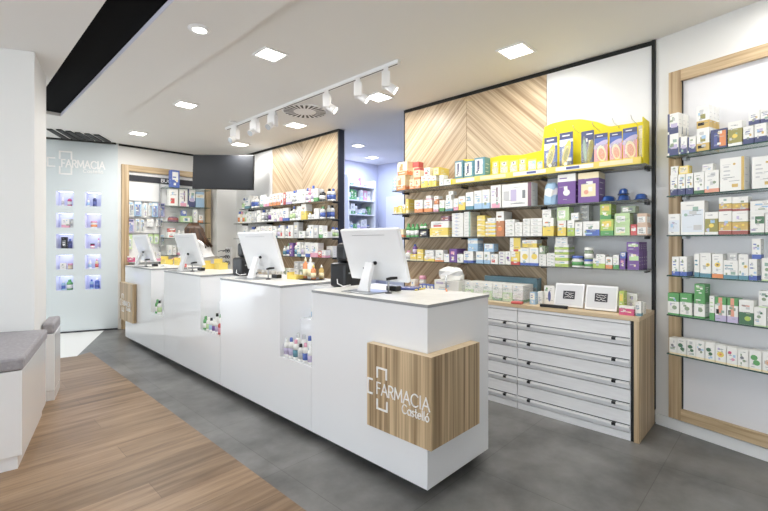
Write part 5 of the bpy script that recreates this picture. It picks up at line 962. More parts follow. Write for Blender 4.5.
# terminals on the counter
def terminal(x, y, yaw, label, sc=1.0, shift=0.0):
    t = thing('computer_terminal', label, 'computer', (x, y, 1.0025), math.radians(yaw), 'white all-in-one terminals on the counter')
    th = math.radians(18); ct, st = math.cos(th), math.sin(th)
    def tl(p):  # tilt about the lower edge: top leans to the customer side
        X, Y, Z = p; return (0.102 + X * ct - Z * st, Y, 0.064 + X * st + Z * ct)
    def tb(x0, x1, y0, y1, z0, z1):
        b = box(x0, x1, y0, y1, z0, z1); b.v = [tl(p) for p in b.v]; return b
    hs = tb(-0.0, 0.03, -0.265 * sc, 0.265 * sc, 0, 0.357).build('housing', 'gloss', t, bevel=0.008)
    tb(0.0302, 0.032, -0.255 * sc, 0.255 * sc, 0.012, 0.345).build('screen', 'blackp', t)
    tb(-0.0022, -0.0002, -0.15, 0.15, 0.315, 0.318).build('vent_slit', 'steel', hs)
    tb(-0.004, -0.0005, 0.10, 0.115, 0.075, 0.09).build('port_cover', 'dark', hs)
    MB().box(-0.115, 0.105, -0.125, 0.125, 0.0, 0.006).build('foot', 'steel', t, bevel=0.003)
    s = MB(); pr = [(-0.03, 0.006, 0.05), (-0.022, 0.03, 0.042), (-0.005, 0.09, 0.036), (0.022, 0.165, 0.034), (0.03, 0.19, 0.034)]
    vs = []; fs = []
    for X, Z, hw in pr: vs += [(X - 0.017, -hw, Z), (X + 0.012, -hw, Z), (X + 0.012, hw, Z), (X - 0.017, hw, Z)]
    for k in range(len(pr) - 1):
        for e in range(4): fs.append((k * 4 + e, k * 4 + (e + 1) % 4, k * 4 + 4 + (e + 1) % 4, k * 4 + 4 + e))
    fs += [(3, 2, 1, 0), (16, 17, 18, 19)]
    s.add(vs, fs).build('stand', 'gloss', t, bevel=0.003)
    MB().lathe([(0.012, -0.008), (0.012, 0.008)], 12).build('hinge_cap', 'blackp', t, loc=(0.035, -0.034, 0.185)).rotation_euler = (PI / 2, 0, 0)
    MB().tube([(0.105, 0.10, 0.10), (0.11, 0.14, 0.05), (0.10, 0.155, 0.012), (0.12, 0.12, 0.006)], 0.0035, 6).build('cable', 'lampw', t)
terminal(1.91, 1.975, 0, 'white all-in-one terminal on the counter module with the wood sign')
terminal(1.905, 3.39, 2, 'white all-in-one terminal on the tray-of-bottles module', 1.06)
terminal(1.845, 4.80, 0, 'white all-in-one terminal hiding the woman, on the third counter module', 1.02)
terminal(1.775, 6.05, 0, 'white all-in-one terminal on the farthest counter module', 1.0)
def gadgets(x, y, n, where):
    t = thing('barcode_scanner', 'black barcode scanner on a thin curved stand, %s' % where, 'scanner', (x + 0.035, y - 0.155, 1.0025), math.radians(-125), 'barcode scanners beside the terminals')
    MB().lathe([(0.022, 0), (0.022, 0.004), (0.006, 0.008)], 14).build('base', 'dark', t)
    MB().tube([(0, 0, 0.006), (0, 0, 0.06), (0.008, 0, 0.085)], 0.006).build('stem', 'steel', t)
    MB().tube([(0.0, -0.012, 0.088), (0.012, 0.012, 0.094), (0.03, 0.05, 0.098)], [0.009, 0.010, 0.008], 10).build('head', 'blackp', t)
    b = thing('payment_box', 'small black payment box on the counter, %s' % where, 'card reader', (x + 0.16, y - 0.085, 1.0025), 0, 'black payment boxes on the counter')
    box(-0.025, 0.025, -0.045, 0.045, 0, 0.032).build('casing', 'blackp', b, bevel=0.004)
    box(-0.022, 0.022, -0.04, -0.01, 0.0325, 0.034).build('keypad', 'steel', b)
gadgets(1.91, 1.975, 0, 'on the module with the wood sign'); gadgets(1.905, 3.375, 1, 'on the tray-of-bottles module')
gadgets(1.845, 4.80, 2, 'on the third module'); gadgets(1.775, 6.05, 3, 'on the farthest module')
def printer(x, y, label):
    t = thing('receipt_printer', label, 'printer', (x, y, 0.9848), math.radians(8), 'black receipt printers on the counter')
    box(-0.095, 0.095, -0.08, 0.08, 0, 0.18).build('body', 'blackp', t, bevel=0.02)
    box(-0.06, 0.06, -0.055, 0.055, 0.181, 0.33).build('paper_cover', 'blackp', t, bevel=0.03)
    box(-0.06, 0.06, -0.0825, -0.0805, 0.10, 0.112).build('slot', 'steel', t)
    MB().tube([(-0.097, 0.0, 0.06), (-0.115, -0.02, 0.03), (-0.11, -0.07, 0.012), (-0.06, -0.10, 0.02)], 0.004, 6).build('cable', 'lampw', t)
printer(2.15, 2.46, 'black receipt printer with a white cable, beyond the nearest terminal')
printer(2.13, 3.975, 'black receipt printer with a looped cable, beyond the tray-of-bottles terminal')
pch = box(-0.05, 0.05, -0.07, 0.07, 0, 0.018).build('pouch', 'plastic', None, (2.2, 1.86, 1.0025), 0.5, 0.006, label='flat blue pouch lying behind the nearest terminal', cat='pouch')
for p in pch.data.color_attributes['Col'].data: p.color = PAL['n']
MB().tube([(0, 0, 0), (0.13, -0.03, 0)], 0.005, 8, 'Y').build('pen', 'plastic', None, (2.16, 1.78, 1.008), 0.4, label='yellow pen lying behind the nearest terminal', cat='pen')
MB().tube([(0, 0, 0), (0.13, -0.03, 0)], 0.005, 8, 'O').build('pen', 'plastic', None, (2.26, 1.60, 1.008), 0.9, label='orange pen lying near the blue cartons on the counter', cat='pen')
def ybox(x, y, label, rz=0.0, w=0.06, d=0.12, h=0.05):
    t = thing('leaflet_box', label, 'box', (x, y, 1.0025), rz)
    b = MB(); b.box(-w, w, -d, -d + 0.004, 0, h, 'Y'); b.box(-w, w, d - 0.004, d, 0, h * 1.6, 'Y'); b.box(-w, -w + 0.004, -d + 0.004, d - 0.004, 0, h, 'Y'); b.box(w - 0.004, w, -d + 0.004, d - 0.004, 0, h, 'Y'); b.box(-w + 0.004, w - 0.004, -d + 0.004, d - 0.004, 0, 0.004, 'Y')
    b.build('tray', 'print', t)
    box(-w * 0.8, w * 0.8, -d * 0.85, d * 0.85, 0.005, h * 0.8).build('leaflets', 'satin', t)
ybox(2.13, 3.10, 'low yellow leaflet tray beside the terminal on the tray-of-bottles module', 0.1, 0.04, 0.06, 0.035)
ybox(2.19, 4.96, 'yellow leaflet tray nearest the terminal on the third module', 0.0, 0.05, 0.05, 0.06)
ybox(2.27, 4.80, 'taller yellow leaflet tray on the third module, by its back edge', 0.0, 0.05, 0.07, 0.075)
ybox(2.20, 6.30, 'yellow leaflet tray on the farthest module, beside its terminal', 0.0, 0.05, 0.09, 0.07)
ybox(2.27, 6.05, 'smaller yellow leaflet tray on the farthest module, by its back edge', 0.0, 0.04, 0.07, 0.06)
product('carton', 'wt', 1.95, 5.66, 1.0025, -PI / 2, 0.16, 0.06, 0.035, 'long low white carton on the farthest counter module', 'box', None, 'carton')
product('carton', 'rw', 2.12, 5.50, 1.0025, -PI / 2, 0.05, 0.05, 0.06, 'small red and white carton on the farthest counter module', 'box', None, 'carton')
# tray of bottles
ty = MB().lathe([(0.11, 0), (0.125, 0.006), (0.122, 0.008), (0.105, 0.003)], 32, sx=0.8, sy=1.2).build('tray', 'blackp', None, (2.2, 2.97, 1.0025), label='dark oval tray holding bottles on the counter', cat='tray')
def pump(x, y, z, r, h, c1, c2, lab, grp):
    t = thing('pump_bottle', lab, 'bottle', (x, y, z), 0, grp)
    MB().lathe([(r * .9, 0), (r, .01), (r, h * .55), (r * .95, h * .68), (r * .35, h * .76), (r * .35, h * .8)], 18, col=c1).build('body', 'plastic', t)
    MB().lathe([(r * .42, h * .8), (r * .42, h * .9), (r * .2, h * .905), (r * .2, h)], 12, col=c2).build('pump', 'plastic', t)
    MB().lathe([(r * 1.01, h * .12), (r * 1.01, h * .45)], 18, col='c').build('label_band', 'print', t)
pump(2.20, 3.045, 1.006, 0.024, 0.185, 'O', 'c', 'tall orange pump bottle on the dark oval tray', 'bottles on the oval tray')
pump(2.20, 2.975, 1.006, 0.027, 0.185, 'W', 'W', 'tall white pump bottle on the dark oval tray', 'bottles on the oval tray')
pump(2.18, 2.905, 1.006, 0.022, 0.125, 'O', 'Y', 'short orange bottle on the dark oval tray', 'bottles on the oval tray')
pump(2.26, 2.90, 1.006, 0.022, 0.12, 'D', 'W', 'short golden bottle on the dark oval tray', 'bottles on the oval tray')
# counter ledge bottles
def ledge(items, grp):
    for (kind, st, x, y, z, w, h, lab) in items: product(kind, st, x, y, z + 0.001, -PI / 2, w, w, h, lab, 'bottle', grp, 'bottle')
G1 = 'bottles on the counter ledge beside the nearest terminal'
ledge([('bottle', s, 1.765, 2.675 - i * 0.058, 0.483, 0.042, h, l + ' on the front row of the nearest counter ledge') for i, (s, h, l) in enumerate((
    ('wk', 0.13, 'white and pink bottle, first'), ('wkd', 0.145, 'white and rose bottle, second'), ('wt2', 0.14, 'white and teal bottle, third'), ('wyg', 0.12, 'white and lime bottle, fourth'), ('wb', 0.135, 'white and blue bottle, fifth'), ('wn', 0.125, 'white and navy bottle, last')))], G1)
ledge([('bottle', s, 1.835, 2.63 - i * 0.07, 0.483, 0.046, 0.165, l + ' in the back row of the nearest counter ledge') for i, (s, l) in enumerate((('wl', 'lilac capped bottle'), ('wt', 'plain white bottle'), ('wlb', 'pale blue bottle')))], G1)
ledge([('bottle', 'wlb', 1.96, 2.60, 0.742, 0.05, 0.11, 'pale green capped bottle on the upper step of the nearest ledge'), ('bottle', 'wt2', 1.96, 2.50, 0.742, 0.05, 0.12, 'teal bottle on the upper step of the nearest ledge')], G1)
G2 = 'bottles on the middle counter ledge'
ledge([('bottle', s, 1.765, 4.05 - i * 0.062, 0.483, 0.045, 0.125, l + ' of the middle counter ledge') for i, (s, l) in enumerate((('g', 'first green bottle'), ('wg', 'white and green bottle'), ('wlb', 'pale blue bottle'), ('wl', 'lilac bottle'), ('wk', 'pink bottle'), ('rk', 'red bottle')))], G2)
ledge([('bottle', s, 1.85, 3.99 - i * 0.08, 0.483, 0.05, 0.15, l + ' at the back of the middle counter ledge') for i, (s, l) in enumerate((('w', 'white bottle'), ('wt', 'plain white bottle'), ('wo', 'cream bottle')))], G2)
ledge([('bottle', 'g', 1.77, 5.37, 0.483, 0.05, 0.16, 'green capped bottle, farther of two on the last counter ledge'), ('bottle', 'wg', 1.77, 5.30, 0.483, 0.05, 0.155, 'green and white bottle, nearer of two on the last counter ledge')], 'bottles on the last counter ledge')

# ------------------------------------------------------------------ drawer cabinets
DX0, DX1 = 3.172, 3.61
def drawers(y0, y1, label):
    t = thing('drawer_cabinet', label, 'cabinet', (DX0, y0, 0), 0, 'white drawer cabinets along the wall')
    W = y1 - y0
    box(0.022, DX1 - DX0, 0.002, W - 0.002, 0.0, 0.797).build('carcass', 'dark', t)
    box(0.004, 0.021, 0.002, W - 0.002, 0.0, 0.050).build('plinth', 'drawer', t)
    box(0.0, 0.021, 0.002, W - 0.002, 0.777, 0.7975).build('header', 'drawer', t)
    for k in range(5):
        z0 = 0.055 + k * 0.1447; z1 = z0 + 0.1385
        d = box(0.0, 0.021, 0.002, W - 0.002, z0, z1).build('drawer', 'drawer', t)
        bar = MB().box(-0.018, -0.006, 0.006, W - 0.006, z0 + 0.031, z0 + 0.044).build('bar_handle', 'bar', d)
        box(-0.003, -0.0005, 0.006, W - 0.006, z0 + 0.0465, z0 + 0.0515).build('shadow_line', 'dark', d)  # dark strip painted in for the shadow line above the bar
        for y in (0.10, W - 0.10): box(-0.026, -0.0005, y - 0.012, y + 0.012, z0 + 0.0295, z0 + 0.0455).build('bar_clip', 'blackp', d)
drawers(0.765, 1.565, 'white five-drawer cabinet next to the oak end panel'); drawers(1.567, 2.37, 'white five-drawer cabinet behind the nearest counter end'); drawers(2.372, 3.12, 'white five-drawer cabinet beside the doorway')
t = thing('cabinet_top', 'oak top board and end panel over the white drawer cabinets', 'worktop', (DX0, 0.715, 0))
box(-0.003, 0.44, 0.0, 2.41, 0.80, 0.826).build('top_board', 'woodtop', t)
box(-0.003, 0.44, 0.0, 0.031, 0.0, 0.7995).build('end_panel', 'wood', t)
box(0.003, 0.02, 0.0315, 0.049, 0.0, 0.7995).build('shadow_strip', 'black', t)
drawers(4.32, 5.21, 'white drawer cabinet under the corner shelves, doorway side'); drawers(5.212, 6.10, 'white drawer cabinet in the middle under the corner shelves'); drawers(6.102, 6.99, 'white drawer cabinet in the corner under the television')
box(-0.003, 0.44, 0.0, 2.69, 0.80, 0.826).build('cabinet_top', 'woodtop', None, (DX0, 4.31, 0), label='oak top board over the drawer cabinets under the corner shelves', cat='worktop')

# ------------------------------------------------------------------ glass shelves
def shelf(name, y0, y1, z, label, grp):
    t = thing(name, label, 'shelf', (3.37, y0, z), 0, grp); L = y1 - y0
    mb = MB(); mb.box(0, 0.243, 0, L, -0.008, 0)
    o = mb.build('glass_plate', ['smoke', 'greyedge'], t)
    for p in o.data.polygons:
        if abs(p.normal.z) < 0.5: p.material_index = 1
    for y in ((0.06, L - 0.06) if L < 1.0 else (0.03, L / 3, 2 * L / 3, L - 0.03)):
        MB().box(0.14, 0.243, y - 0.008, y + 0.008, -0.026, -0.0085).build('bracket', 'blackp', t)
for z, n in ((1.868, 'top'), (1.62, 'second'), (1.37, 'third'), (1.127, 'lowest')):
    shelf('glass_shelf', 0.722, 3.10, z, '%s smoked glass shelf on the chevron wall beside the doorway' % n, 'glass shelves of the chevron wall')
for z, n in ((1.845, 'top'), (1.616, 'second'), (1.371, 'third'), (1.118, 'lowest')):
    shelf('glass_shelf', 4.24, 6.67 if n in ('second', 'third') else 6.47, z, '%s smoked glass shelf of the corner unit by the television' % n, 'glass shelves of the corner unit')
# yellow display tray and backboard on the top shelf
t = thing('display_tray', 'yellow display tray with curved backboard on the top shelf of the chevron wall', 'display stand', (3.37, 0.72, 1.8685))
tb_ = MB(); tb_.box(0.001, 0.17, 0.03, 1.62, 0, 0.05); tb_.build('tray', 'yellow', t)
ps = MB(); ps.box(-0.003, 0.0, 0.03, 1.60, 0.002, 0.048, 'Y')
for (a, b, c) in ((0.34, 0.62, 'W'), (0.44, 0.54, 'n'), (0.70, 0.98, 'W'), (0.78, 0.86, 'n'), (1.05, 1.3, 'c'), (1.36, 1.56, 'W'), (0.08, 0.3, 'c')): ps.box(-0.0036 if c != 'n' else -0.0042, -0.003 if c != 'n' else -0.0037, a, b, 0.012 if c != 'n' else 0.018, 0.042 if c != 'n' else 0.036, c)
ps.build('price_strip', 'print', t)
bb = MB(); pts = []
def topz(y):   # outline of the backboard above the tray
    ks = ((0.0, 0.35), (0.06, 0.34), (0.29, 0.345), (0.38, 0.40), (0.50, 0.445), (0.61, 0.46), (0.74, 0.455), (0.815, 0.43), (0.82, 0.24), (1.0, 0.225), (1.2, 0.25), (1.4, 0.235), (1.62, 0.27), (3, 0.27))
    for (a, p), (b, q) in zip(ks, ks[1:]):
        if a <= y <= b: return p + (q - p) * (y - a) / (b - a)
    return 0.27
N = 60
for i in range(N):
    ya, yb = 0.035 + 1.58 * i / N, 0.035 + 1.58 * (i + 1) / N
    za, zb = topz(ya), topz(yb)
    bb.add([(0.205, ya, 0), (0.205, yb, 0), (0.205, yb, zb), (0.205, ya, za), (0.210, ya, 0), (0.210, yb, 0), (0.210, yb, zb), (0.210, ya, za)],
           [(3, 2, 1, 0), (4, 5, 6, 7), (2, 3, 7, 6), (0, 1, 5, 4)] + ([(0, 4, 7, 3)] if i == 0 else []) + ([(1, 2, 6, 5)] if i == N - 1 else []))
bb.build('backboard', 'yellow', t)
box(0.03, 0.204, 0.022, 0.028, 0.0, 0.33).build('end_cheek', 'yellow', t)
for y in (0.10, 0.22, 0.36, 0.50, 0.64, 0.78): MB().tube([(0.204, y, 0.325), (0.06, y, 0.335), (0.03, y, 0.36)], 0.002, 6).build('hook', 'steel', t)
# blue kidney dishes
for i, (y, z, k) in enumerate(((0.976, 0, 'nearest the purple carton'), (0.876, 0, 'in the middle, under a smaller one'), (0.767, 0, 'nearest the shelf end'), (0.881, 0.047, 'lying on the middle one'))):
    s_ = 1 if z == 0 else 0.8
    t = thing('kidney_dish', 'upturned blue plastic dish, %s' % k, 'dish', (3.455, y, 1.6205 + z), 0.1 * i, 'blue dishes on the second chevron shelf')
    MB().lathe([(0.062 * s_, 0), (0.066 * s_, 0.004), (0.060 * s_, 0.010), (0.055 * s_, 0.030), (0.042 * s_, 0.041), (0.001, 0.044)], 24, sx=1.62, sy=0.66).build('shell', 'bluebowl', t)
    MB().lathe([(0.0665 * s_, 0.0005), (0.073 * s_, 0.001), (0.073 * s_, 0.005), (0.0665 * s_, 0.006)], 24, sx=1.62, sy=0.66, caps=False).build('rim', 'bluebowl', t)

# ------------------------------------------------------------------ things on the drawer cabinet top
ZT = 0.8262
def picture(y, lab):
    t = thing('picture_frame', lab, 'frame', (3.275, y, ZT), -PI / 2 + math.radians(5), 'white framed pictures on the cabinet top')
    th = math.radians(20); ct, st = math.cos(th), math.sin(th)
    def tilt(b): b.v = [(x, yy * ct + z * st, -yy * st + z * ct + 0.008) for x, yy, z in b.v]; return b
    w, h = 0.1055, 0.182
    tilt(box(-w, w, 0.001, 0.02, 0, h)).build('frame', 'gloss', t, bevel=0.003)
    tilt(box(-w * 0.9, w * 0.9, -0.0007, 0.0005, h * 0.08, h * 0.92)).build('mount', 'mount', t)
    tilt(box(-w * 0.40, w * 0.40, -0.002, -0.001, h * 0.33, h * 0.67)).build('picture', 'dark', t)
    g = MB(); rr = random.Random(int(y * 100))
    for k in range(3):
        pts = [(-w * 0.3 + i * w * 0.06, h * (0.41 + 0.09 * k) + rr.uniform(-0.006, 0.006)) for i in range(11)]
        ribbon(g, pts, 0.0022, lambda u, v, d: (u, -0.0022 - d * 0.2, v))
    tilt(g).build('motif', 'letter', t)
    MB().tube([(0, 0.075, 0.15), (0, 0.11, 0.003)], 0.004, 6).build('easel_leg', 'blackp', t)
picture(1.212, 'white framed dark picture on the cabinet top, beside the figure card'); picture(0.985, 'white framed dark picture on the cabinet top, beside the magenta carton')
XF = 3.24
def onTop(kind, st, y, w, d, h, lab, cat, name, x=XF, rz=-PI / 2): return product(kind, st, x + d / 2, y, ZT, rz, w, d, h, lab, cat, None, name)
onTop('carton', 'fig', 1.375, 0.083, 0.012, 0.15, 'white card with a blue figure standing on the cabinet top', 'card', 'show_card', 3.33)
box(-0.02, 0.02, -0.10, 0.10, 0, 0.022).build('pen_tray', 'blackp', None, (3.205, 1.29, ZT), 0.1, 0.006, label='flat black tray lying in front of the figure card', cat='tray')
onTop('carton', 'yg', 0.855, 0.03, 0.08, 0.15, 'narrow green carton between the framed picture and magenta carton', 'box', 'carton', 3.30)
onTop('carton', 'wt', 0.815, 0.06, 0.03, 0.13, 'white folded leaflet behind the magenta carton', 'leaflet', 'leaflet', 3.42)
onTop('carton', 'mag', 0.803, 0.09, 0.05, 0.06, 'magenta and white carton on the cabinet top', 'box', 'carton', 3.22)
onTop('carton', 'wt2', 0.737, 0.034, 0.05, 0.095, 'tall white and teal carton at the oak end of the cabinet top', 'box', 'carton', 3.24)
onTop('carton', 'w', 0.74, 0.03, 0.06, 0.075, 'small white carton behind the tall teal one', 'box', 'carton', 3.34)
onTop('carton', 'lbw', 1.482, 0.045, 0.05, 0.095, 'small pale blue and white carton beside the organiser', 'box', 'carton', 3.26)
onTop('carton', 'wt', 1.438, 0.036, 0.06, 0.10, 'small plain white carton by the figure card', 'box', 'carton', 3.30)
stp = box(-0.03, 0.03, -0.045, 0.045, 0, 0.02).build('stapler', 'plastic', None, (3.205, 1.585, ZT), 0.2, 0.008, label='small red stapler lying at the organiser front', cat='stapler')
for p in stp.data.color_attributes['Col'].data: p.color = PAL['R']
t = thing('organiser', 'clear plastic organiser box on the cabinet top behind the counter', 'organiser', (3.37, 1.835, ZT))
for a in ((-0.14, -0.137, -0.285, 0.285, 0, 0.11), (0.117, 0.12, -0.285, 0.285, 0, 0.11), (-0.137, 0.117, -0.285, -0.282, 0, 0.11), (-0.137, 0.117, 0.282, 0.285, 0, 0.11), (-0.137, 0.117, -0.282, 0.282, 0, 0.003)):
    box(*a).build('wall_pane', 'clear', t)
tealb = MB().box(-0.045, 0.045, -0.25, 0.25, 0, 0.185, 'T').build('bin', 'blueclear', None, (3.54, 1.80, ZT + 0.0005), label='tall pale blue clear bin standing at the back of the organiser', cat='bin')
for i in range(6):
    y = 2.067 - i * 0.092
    product('carton', 'wg' if i % 2 else 'pg', 3.36, y, ZT + 0.004, -PI / 2, 0.086, 0.2, 0.072, 'low green and white carton, %s along the bottom of the organiser' % ORD[i + 1], 'box', 'cartons in the organiser', 'carton')
    product('carton', 'wt', 3.36, y, ZT + 0.0765, -PI / 2, 0.086, 0.19, 0.065, 'white carton, %s along the upper layer of the organiser' % ORD[i + 1], 'box', 'cartons in the organiser', 'carton')
# behind the counter end: dispenser, blue cartons, jar
onTop('carton', 'wt', 2.30, 0.27, 0.2, 0.14, 'wide white dispenser carton on the cabinet top behind the counter', 'box', 'carton')
product('bag', 'wt', 3.34, 2.31, ZT + 0.141, -PI / 2, 0.25, 0.16, 0.115, 'crumpled white paper bag on the dispenser carton', 'bag', None, 'paper_bag')
MB().lathe([(0.008, 0), (0.008, 0.19)], 12).build('metal_post', 'steel', None, (3.205, 2.275, ZT), label='slim steel post standing before the white dispenser carton', cat='post')
for i in range(4): onTop('carton', 'bw', 2.60 - i * 0.045, 0.043, 0.06, 0.085, 'blue and white carton on the cabinet top, %s from the doorway' % ORD[i + 1], 'box', 'carton')['group'] = 'blue and white cartons behind the counter'
onTop('jar', 'wo', 2.715, 0.075, 0.075, 0.15, 'white jar with an orange band behind the blue cartons', 'jar', 'jar', 3.38)
onTop('carton', 'wb', 2.80, 0.05, 0.06, 0.11, 'white and blue carton beside the orange banded jar', 'box', 'carton', 3.36)
# cups and boxes on the corner cabinet top
for i, y in enumerate((5.55, 5.42, 5.29)): product('jar', 'wt', 3.28, y, ZT, 0, 0.085, 0.085, 0.16, 'white tub on the corner cabinet top, %s from the television' % ORD[i + 1], 'jar', 'white tubs on the corner cabinet top', 'tub')
for i, (y, s) in enumerate(((5.15, 'wt'), (5.03, 'gyg'), (4.91, 'wt2'), (4.72, 'wt'), (4.60, 'gyg'), (4.48, 'wb'))):
    product('carton', s, 3.30, y, ZT, -PI / 2, 0.10, 0.08, 0.13, '%s carton on the corner cabinet top, %s from the tubs' % (NOUN[s], ORD[i + 1]), 'box', 'cartons on the corner cabinet top', 'carton')
    if i > 2: product('carton', 'gy', 3.30, y, ZT + 0.1305, -PI / 2, 0.10, 0.08, 0.10, 'grey carton lying on the %s carton, %s from the tubs' % (NOUN[s], ORD[i + 1]), 'box', 'cartons on the corner cabinet top', 'carton')

# ------------------------------------------------------------------ framed niche on the right wall
t = thing('display_niche', 'oak framed white display niche with glass shelves on the angled wall', 'display case', (CORNER[0], CORNER[1], 0), RZR)
# local x along the wall, local y into the wall (room side is negative)
S0, S1_ = 0.101, 1.75; Z0, Z1 = 0.088, 2.516; w = 0.077
fr = MB(); fr.box(S0, S0 + w, -0.035, -0.001, Z0, Z1).build('frame_post', 'wood', t); MB().box(S1_ - w, S1_, -0.035, -0.001, Z0, Z1).build('frame_post', 'wood', t)
MB().box(S0 + w, S1_ - w, -0.035, -0.001, Z1 - w, Z1).build('frame_rail', 'woodh', t); MB().box(S0 + w, S1_ - w, -0.035, -0.001, Z0, Z0 + w).build('frame_rail', 'woodh', t)
box(S0 + w, S1_ - w, -0.008, -0.001, Z0 + w, Z1 - w).build('back_panel', 'nichew', t)
sg = MB(); sg.box(S0 + w, S0 + w + 0.005, -0.02, -0.0082, Z0 + w, Z1 - w); sg.build('shadow_gap', 'black', t)
for z in (1.908, 1.637, 1.37, 1.098, 0.831, 0.568):
    g = MB().box(0.146, 1.70, -0.16, -0.0085, z - 0.008, z).build('glass_shelf', ['glass', 'glassedge'], t)
    for p in g.data.polygons:
        if abs(p.normal.z) < 0.5: p.material_index = 1
    for s in (0.21, 1.1): box(s - 0.012, s + 0.012, -0.06, -0.0085, z - 0.025, z - 0.0085).build('bracket', 'steel', t)

# ------------------------------------------------------------------ dental display on the far wall
t = thing('dental_display', 'oak framed dental care display on the far wall', 'display case', (1.9, 7.33, 0))
fr = MB().box(0, 0.095, -0.06, -0.001, 0, 2.49).build('frame_post', 'wood', t); MB().box(1.27, 1.36, -0.06, -0.001, 0, 2.49).build('frame_post', 'wood', t)
MB().box(0.095, 1.27, -0.06, -0.001, 2.40, 2.49).build('frame_rail', 'woodh', t)
box(0.095, 1.27, -0.012, -0.001, 0.0, 2.40).build('back_panel', 'satin', t)
bd = box(0.096, 1.269, -0.03, -0.0125, 2.255, 2.345).build('header_band', 'dark', t)
g = MB(); text(g, 'BUCAL', 0.56, 2.275, 0.26, 0.05, 0.008, lambda u, v, d: (u, -0.0305 - d * 0.3, v)); g.build('lettering', 'letter', bd)
box(0.535, 0.545, -0.06, -0.0125, 0.2, 2.25).build('upright', 'steel', t)
for z in [2.183, 1.889, 1.636, 1.378, 1.105]: 
    g = MB().box(0.546, 1.269, -0.25, -0.0125, z - 0.008, z).build('glass_shelf', ['glass', 'glassedge'], t)
    for p in g.data.polygons:
        if abs(p.normal.z) < 0.5: p.material_index = 1
for z in [1.95, 1.691, 1.448]: MB().box(0.096, 0.534, -0.05, -0.0125, z - 0.006, z + 0.006).build('hook_rail', 'steel', t)
box(0.096, 0.534, -0.25, -0.0125, 1.017 - 0.01, 1.017).build('bottom_ledge', 'satin', t)
# spectacles rack in the corner
t = thing('spectacles_rack', 'small white rack of dark reading glasses on the corner cabinet under the television', 'rack', (3.36, 6.82, 0.8265), 0.0)
box(0.0, 0.012, -0.10, 0.10, 0, 0.40).build('board', 'satin', t); box(-0.05, 0.06, -0.10, 0.10, 0, 0.006).build('base', 'satin', t)
for k, z in enumerate((0.14, 0.24, 0.34)):
    gl = thing('spectacles', 'dark reading glasses on the white rack, %s' % ('lowest pair', 'middle pair', 'top pair')[k], 'glasses', (3.335, 6.82, 0.8265 + z), 0.0, 'reading glasses on the white rack')
    for s in (-1, 1):
        MB().tube([(0, s * 0.042 + 0.036 * math.cos(a * PI / 6), 0.026 * math.sin(a * PI / 6)) for a in range(13)], 0.006, 6).build('rim', 'dark', gl)
        MB().tube([(0, s * 0.08, 0.004), (-0.06, s * 0.083, 0.006), (-0.12, s * 0.075, -0.012)], 0.005, 6).build('temple', 'dark', gl)

# ------------------------------------------------------------------ niche contents
def nich(ci, ri, items):
    s0, s1 = cols[ci]; z = rows[ri][0]
    for (k, st, u, w, h, lab) in items:
        p = pw(s1 - u * (s1 - s0), -0.07, z + 0.0005)
        product(k, st, p[0], p[1], p[2], PRZ, w, w if k != 'carton' else 0.06, h, lab, {'carton': 'box', 'bottle': 'bottle', 'jar': 'jar'}[k], 'cosmetics in the lit wall niches', {'carton': 'carton', 'bottle': 'bottle', 'jar': 'jar'}[k])
nm = ['lowest', 'fourth', 'third', 'second', 'top']
A, B = 'niche of the column-side row', 'niche of the display-side row'
nich(1, 4, [('bottle', 'w', 0.32, 0.035, 0.13, 'white bottle in the top ' + A), ('bottle', 'mag', 0.72, 0.055, 0.13, 'magenta bottle in the top ' + A)])
nich(0, 4, [('bottle', 'wlb', 0.15, 0.04, 0.12, 'pale blue bottle in the top ' + B), ('bottle', 'n', 0.55, 0.05, 0.16, 'golden bottle with a dark cap in the top ' + B)])
nich(1, 3, [('carton', 'wk', 0.5, 0.095, 0.13, 'white and pink carton in the second ' + A), ('carton', 'gy', 0.88, 0.04, 0.13, 'grey carton in the second ' + A)])
nich(0, 3, [('jar', 'wo', 0.5, 0.085, 0.10, 'peach jar in the second ' + B)])
nich(1, 2, [('carton', 'k0', 0.42, 0.07, 0.165, 'black carton in the third ' + A), ('bottle', 'n', 0.74, 0.045, 0.14, 'dark capped golden bottle in the third ' + A)])
nich(0, 2, [('jar', 'mag', 0.4, 0.06, 0.07, 'small magenta jar in the third ' + B), ('bottle', 'wk', 0.8, 0.035, 0.15, 'slim pink bottle in the third ' + B)])
nich(1, 1, [('carton', 'w', 0.35, 0.07, 0.09, 'white cream carton in the fourth ' + A), ('jar', 'br', 0.75, 0.065, 0.08, 'brown jar in the fourth ' + A)])
nich(0, 1, [('bottle', 'wlb', 0.25, 0.045, 0.13, 'pale bottle in the fourth ' + B), ('bottle', 'ro', 0.68, 0.045, 0.14, 'red and orange bottle in the fourth ' + B)])
nich(1, 0, [('bottle', 'lb', 0.35, 0.05, 0.13, 'pale blue bottle in the lowest ' + A), ('bottle', 'g', 0.72, 0.075, 0.15, 'green bottle in the lowest ' + A)])
nich(0, 0, [('bottle', 'lb', 0.35, 0.05, 0.14, 'pale blue bottle in the lowest ' + B), ('bottle', 'bw', 0.7, 0.06, 0.16, 'bright blue bottle in the lowest ' + B)])

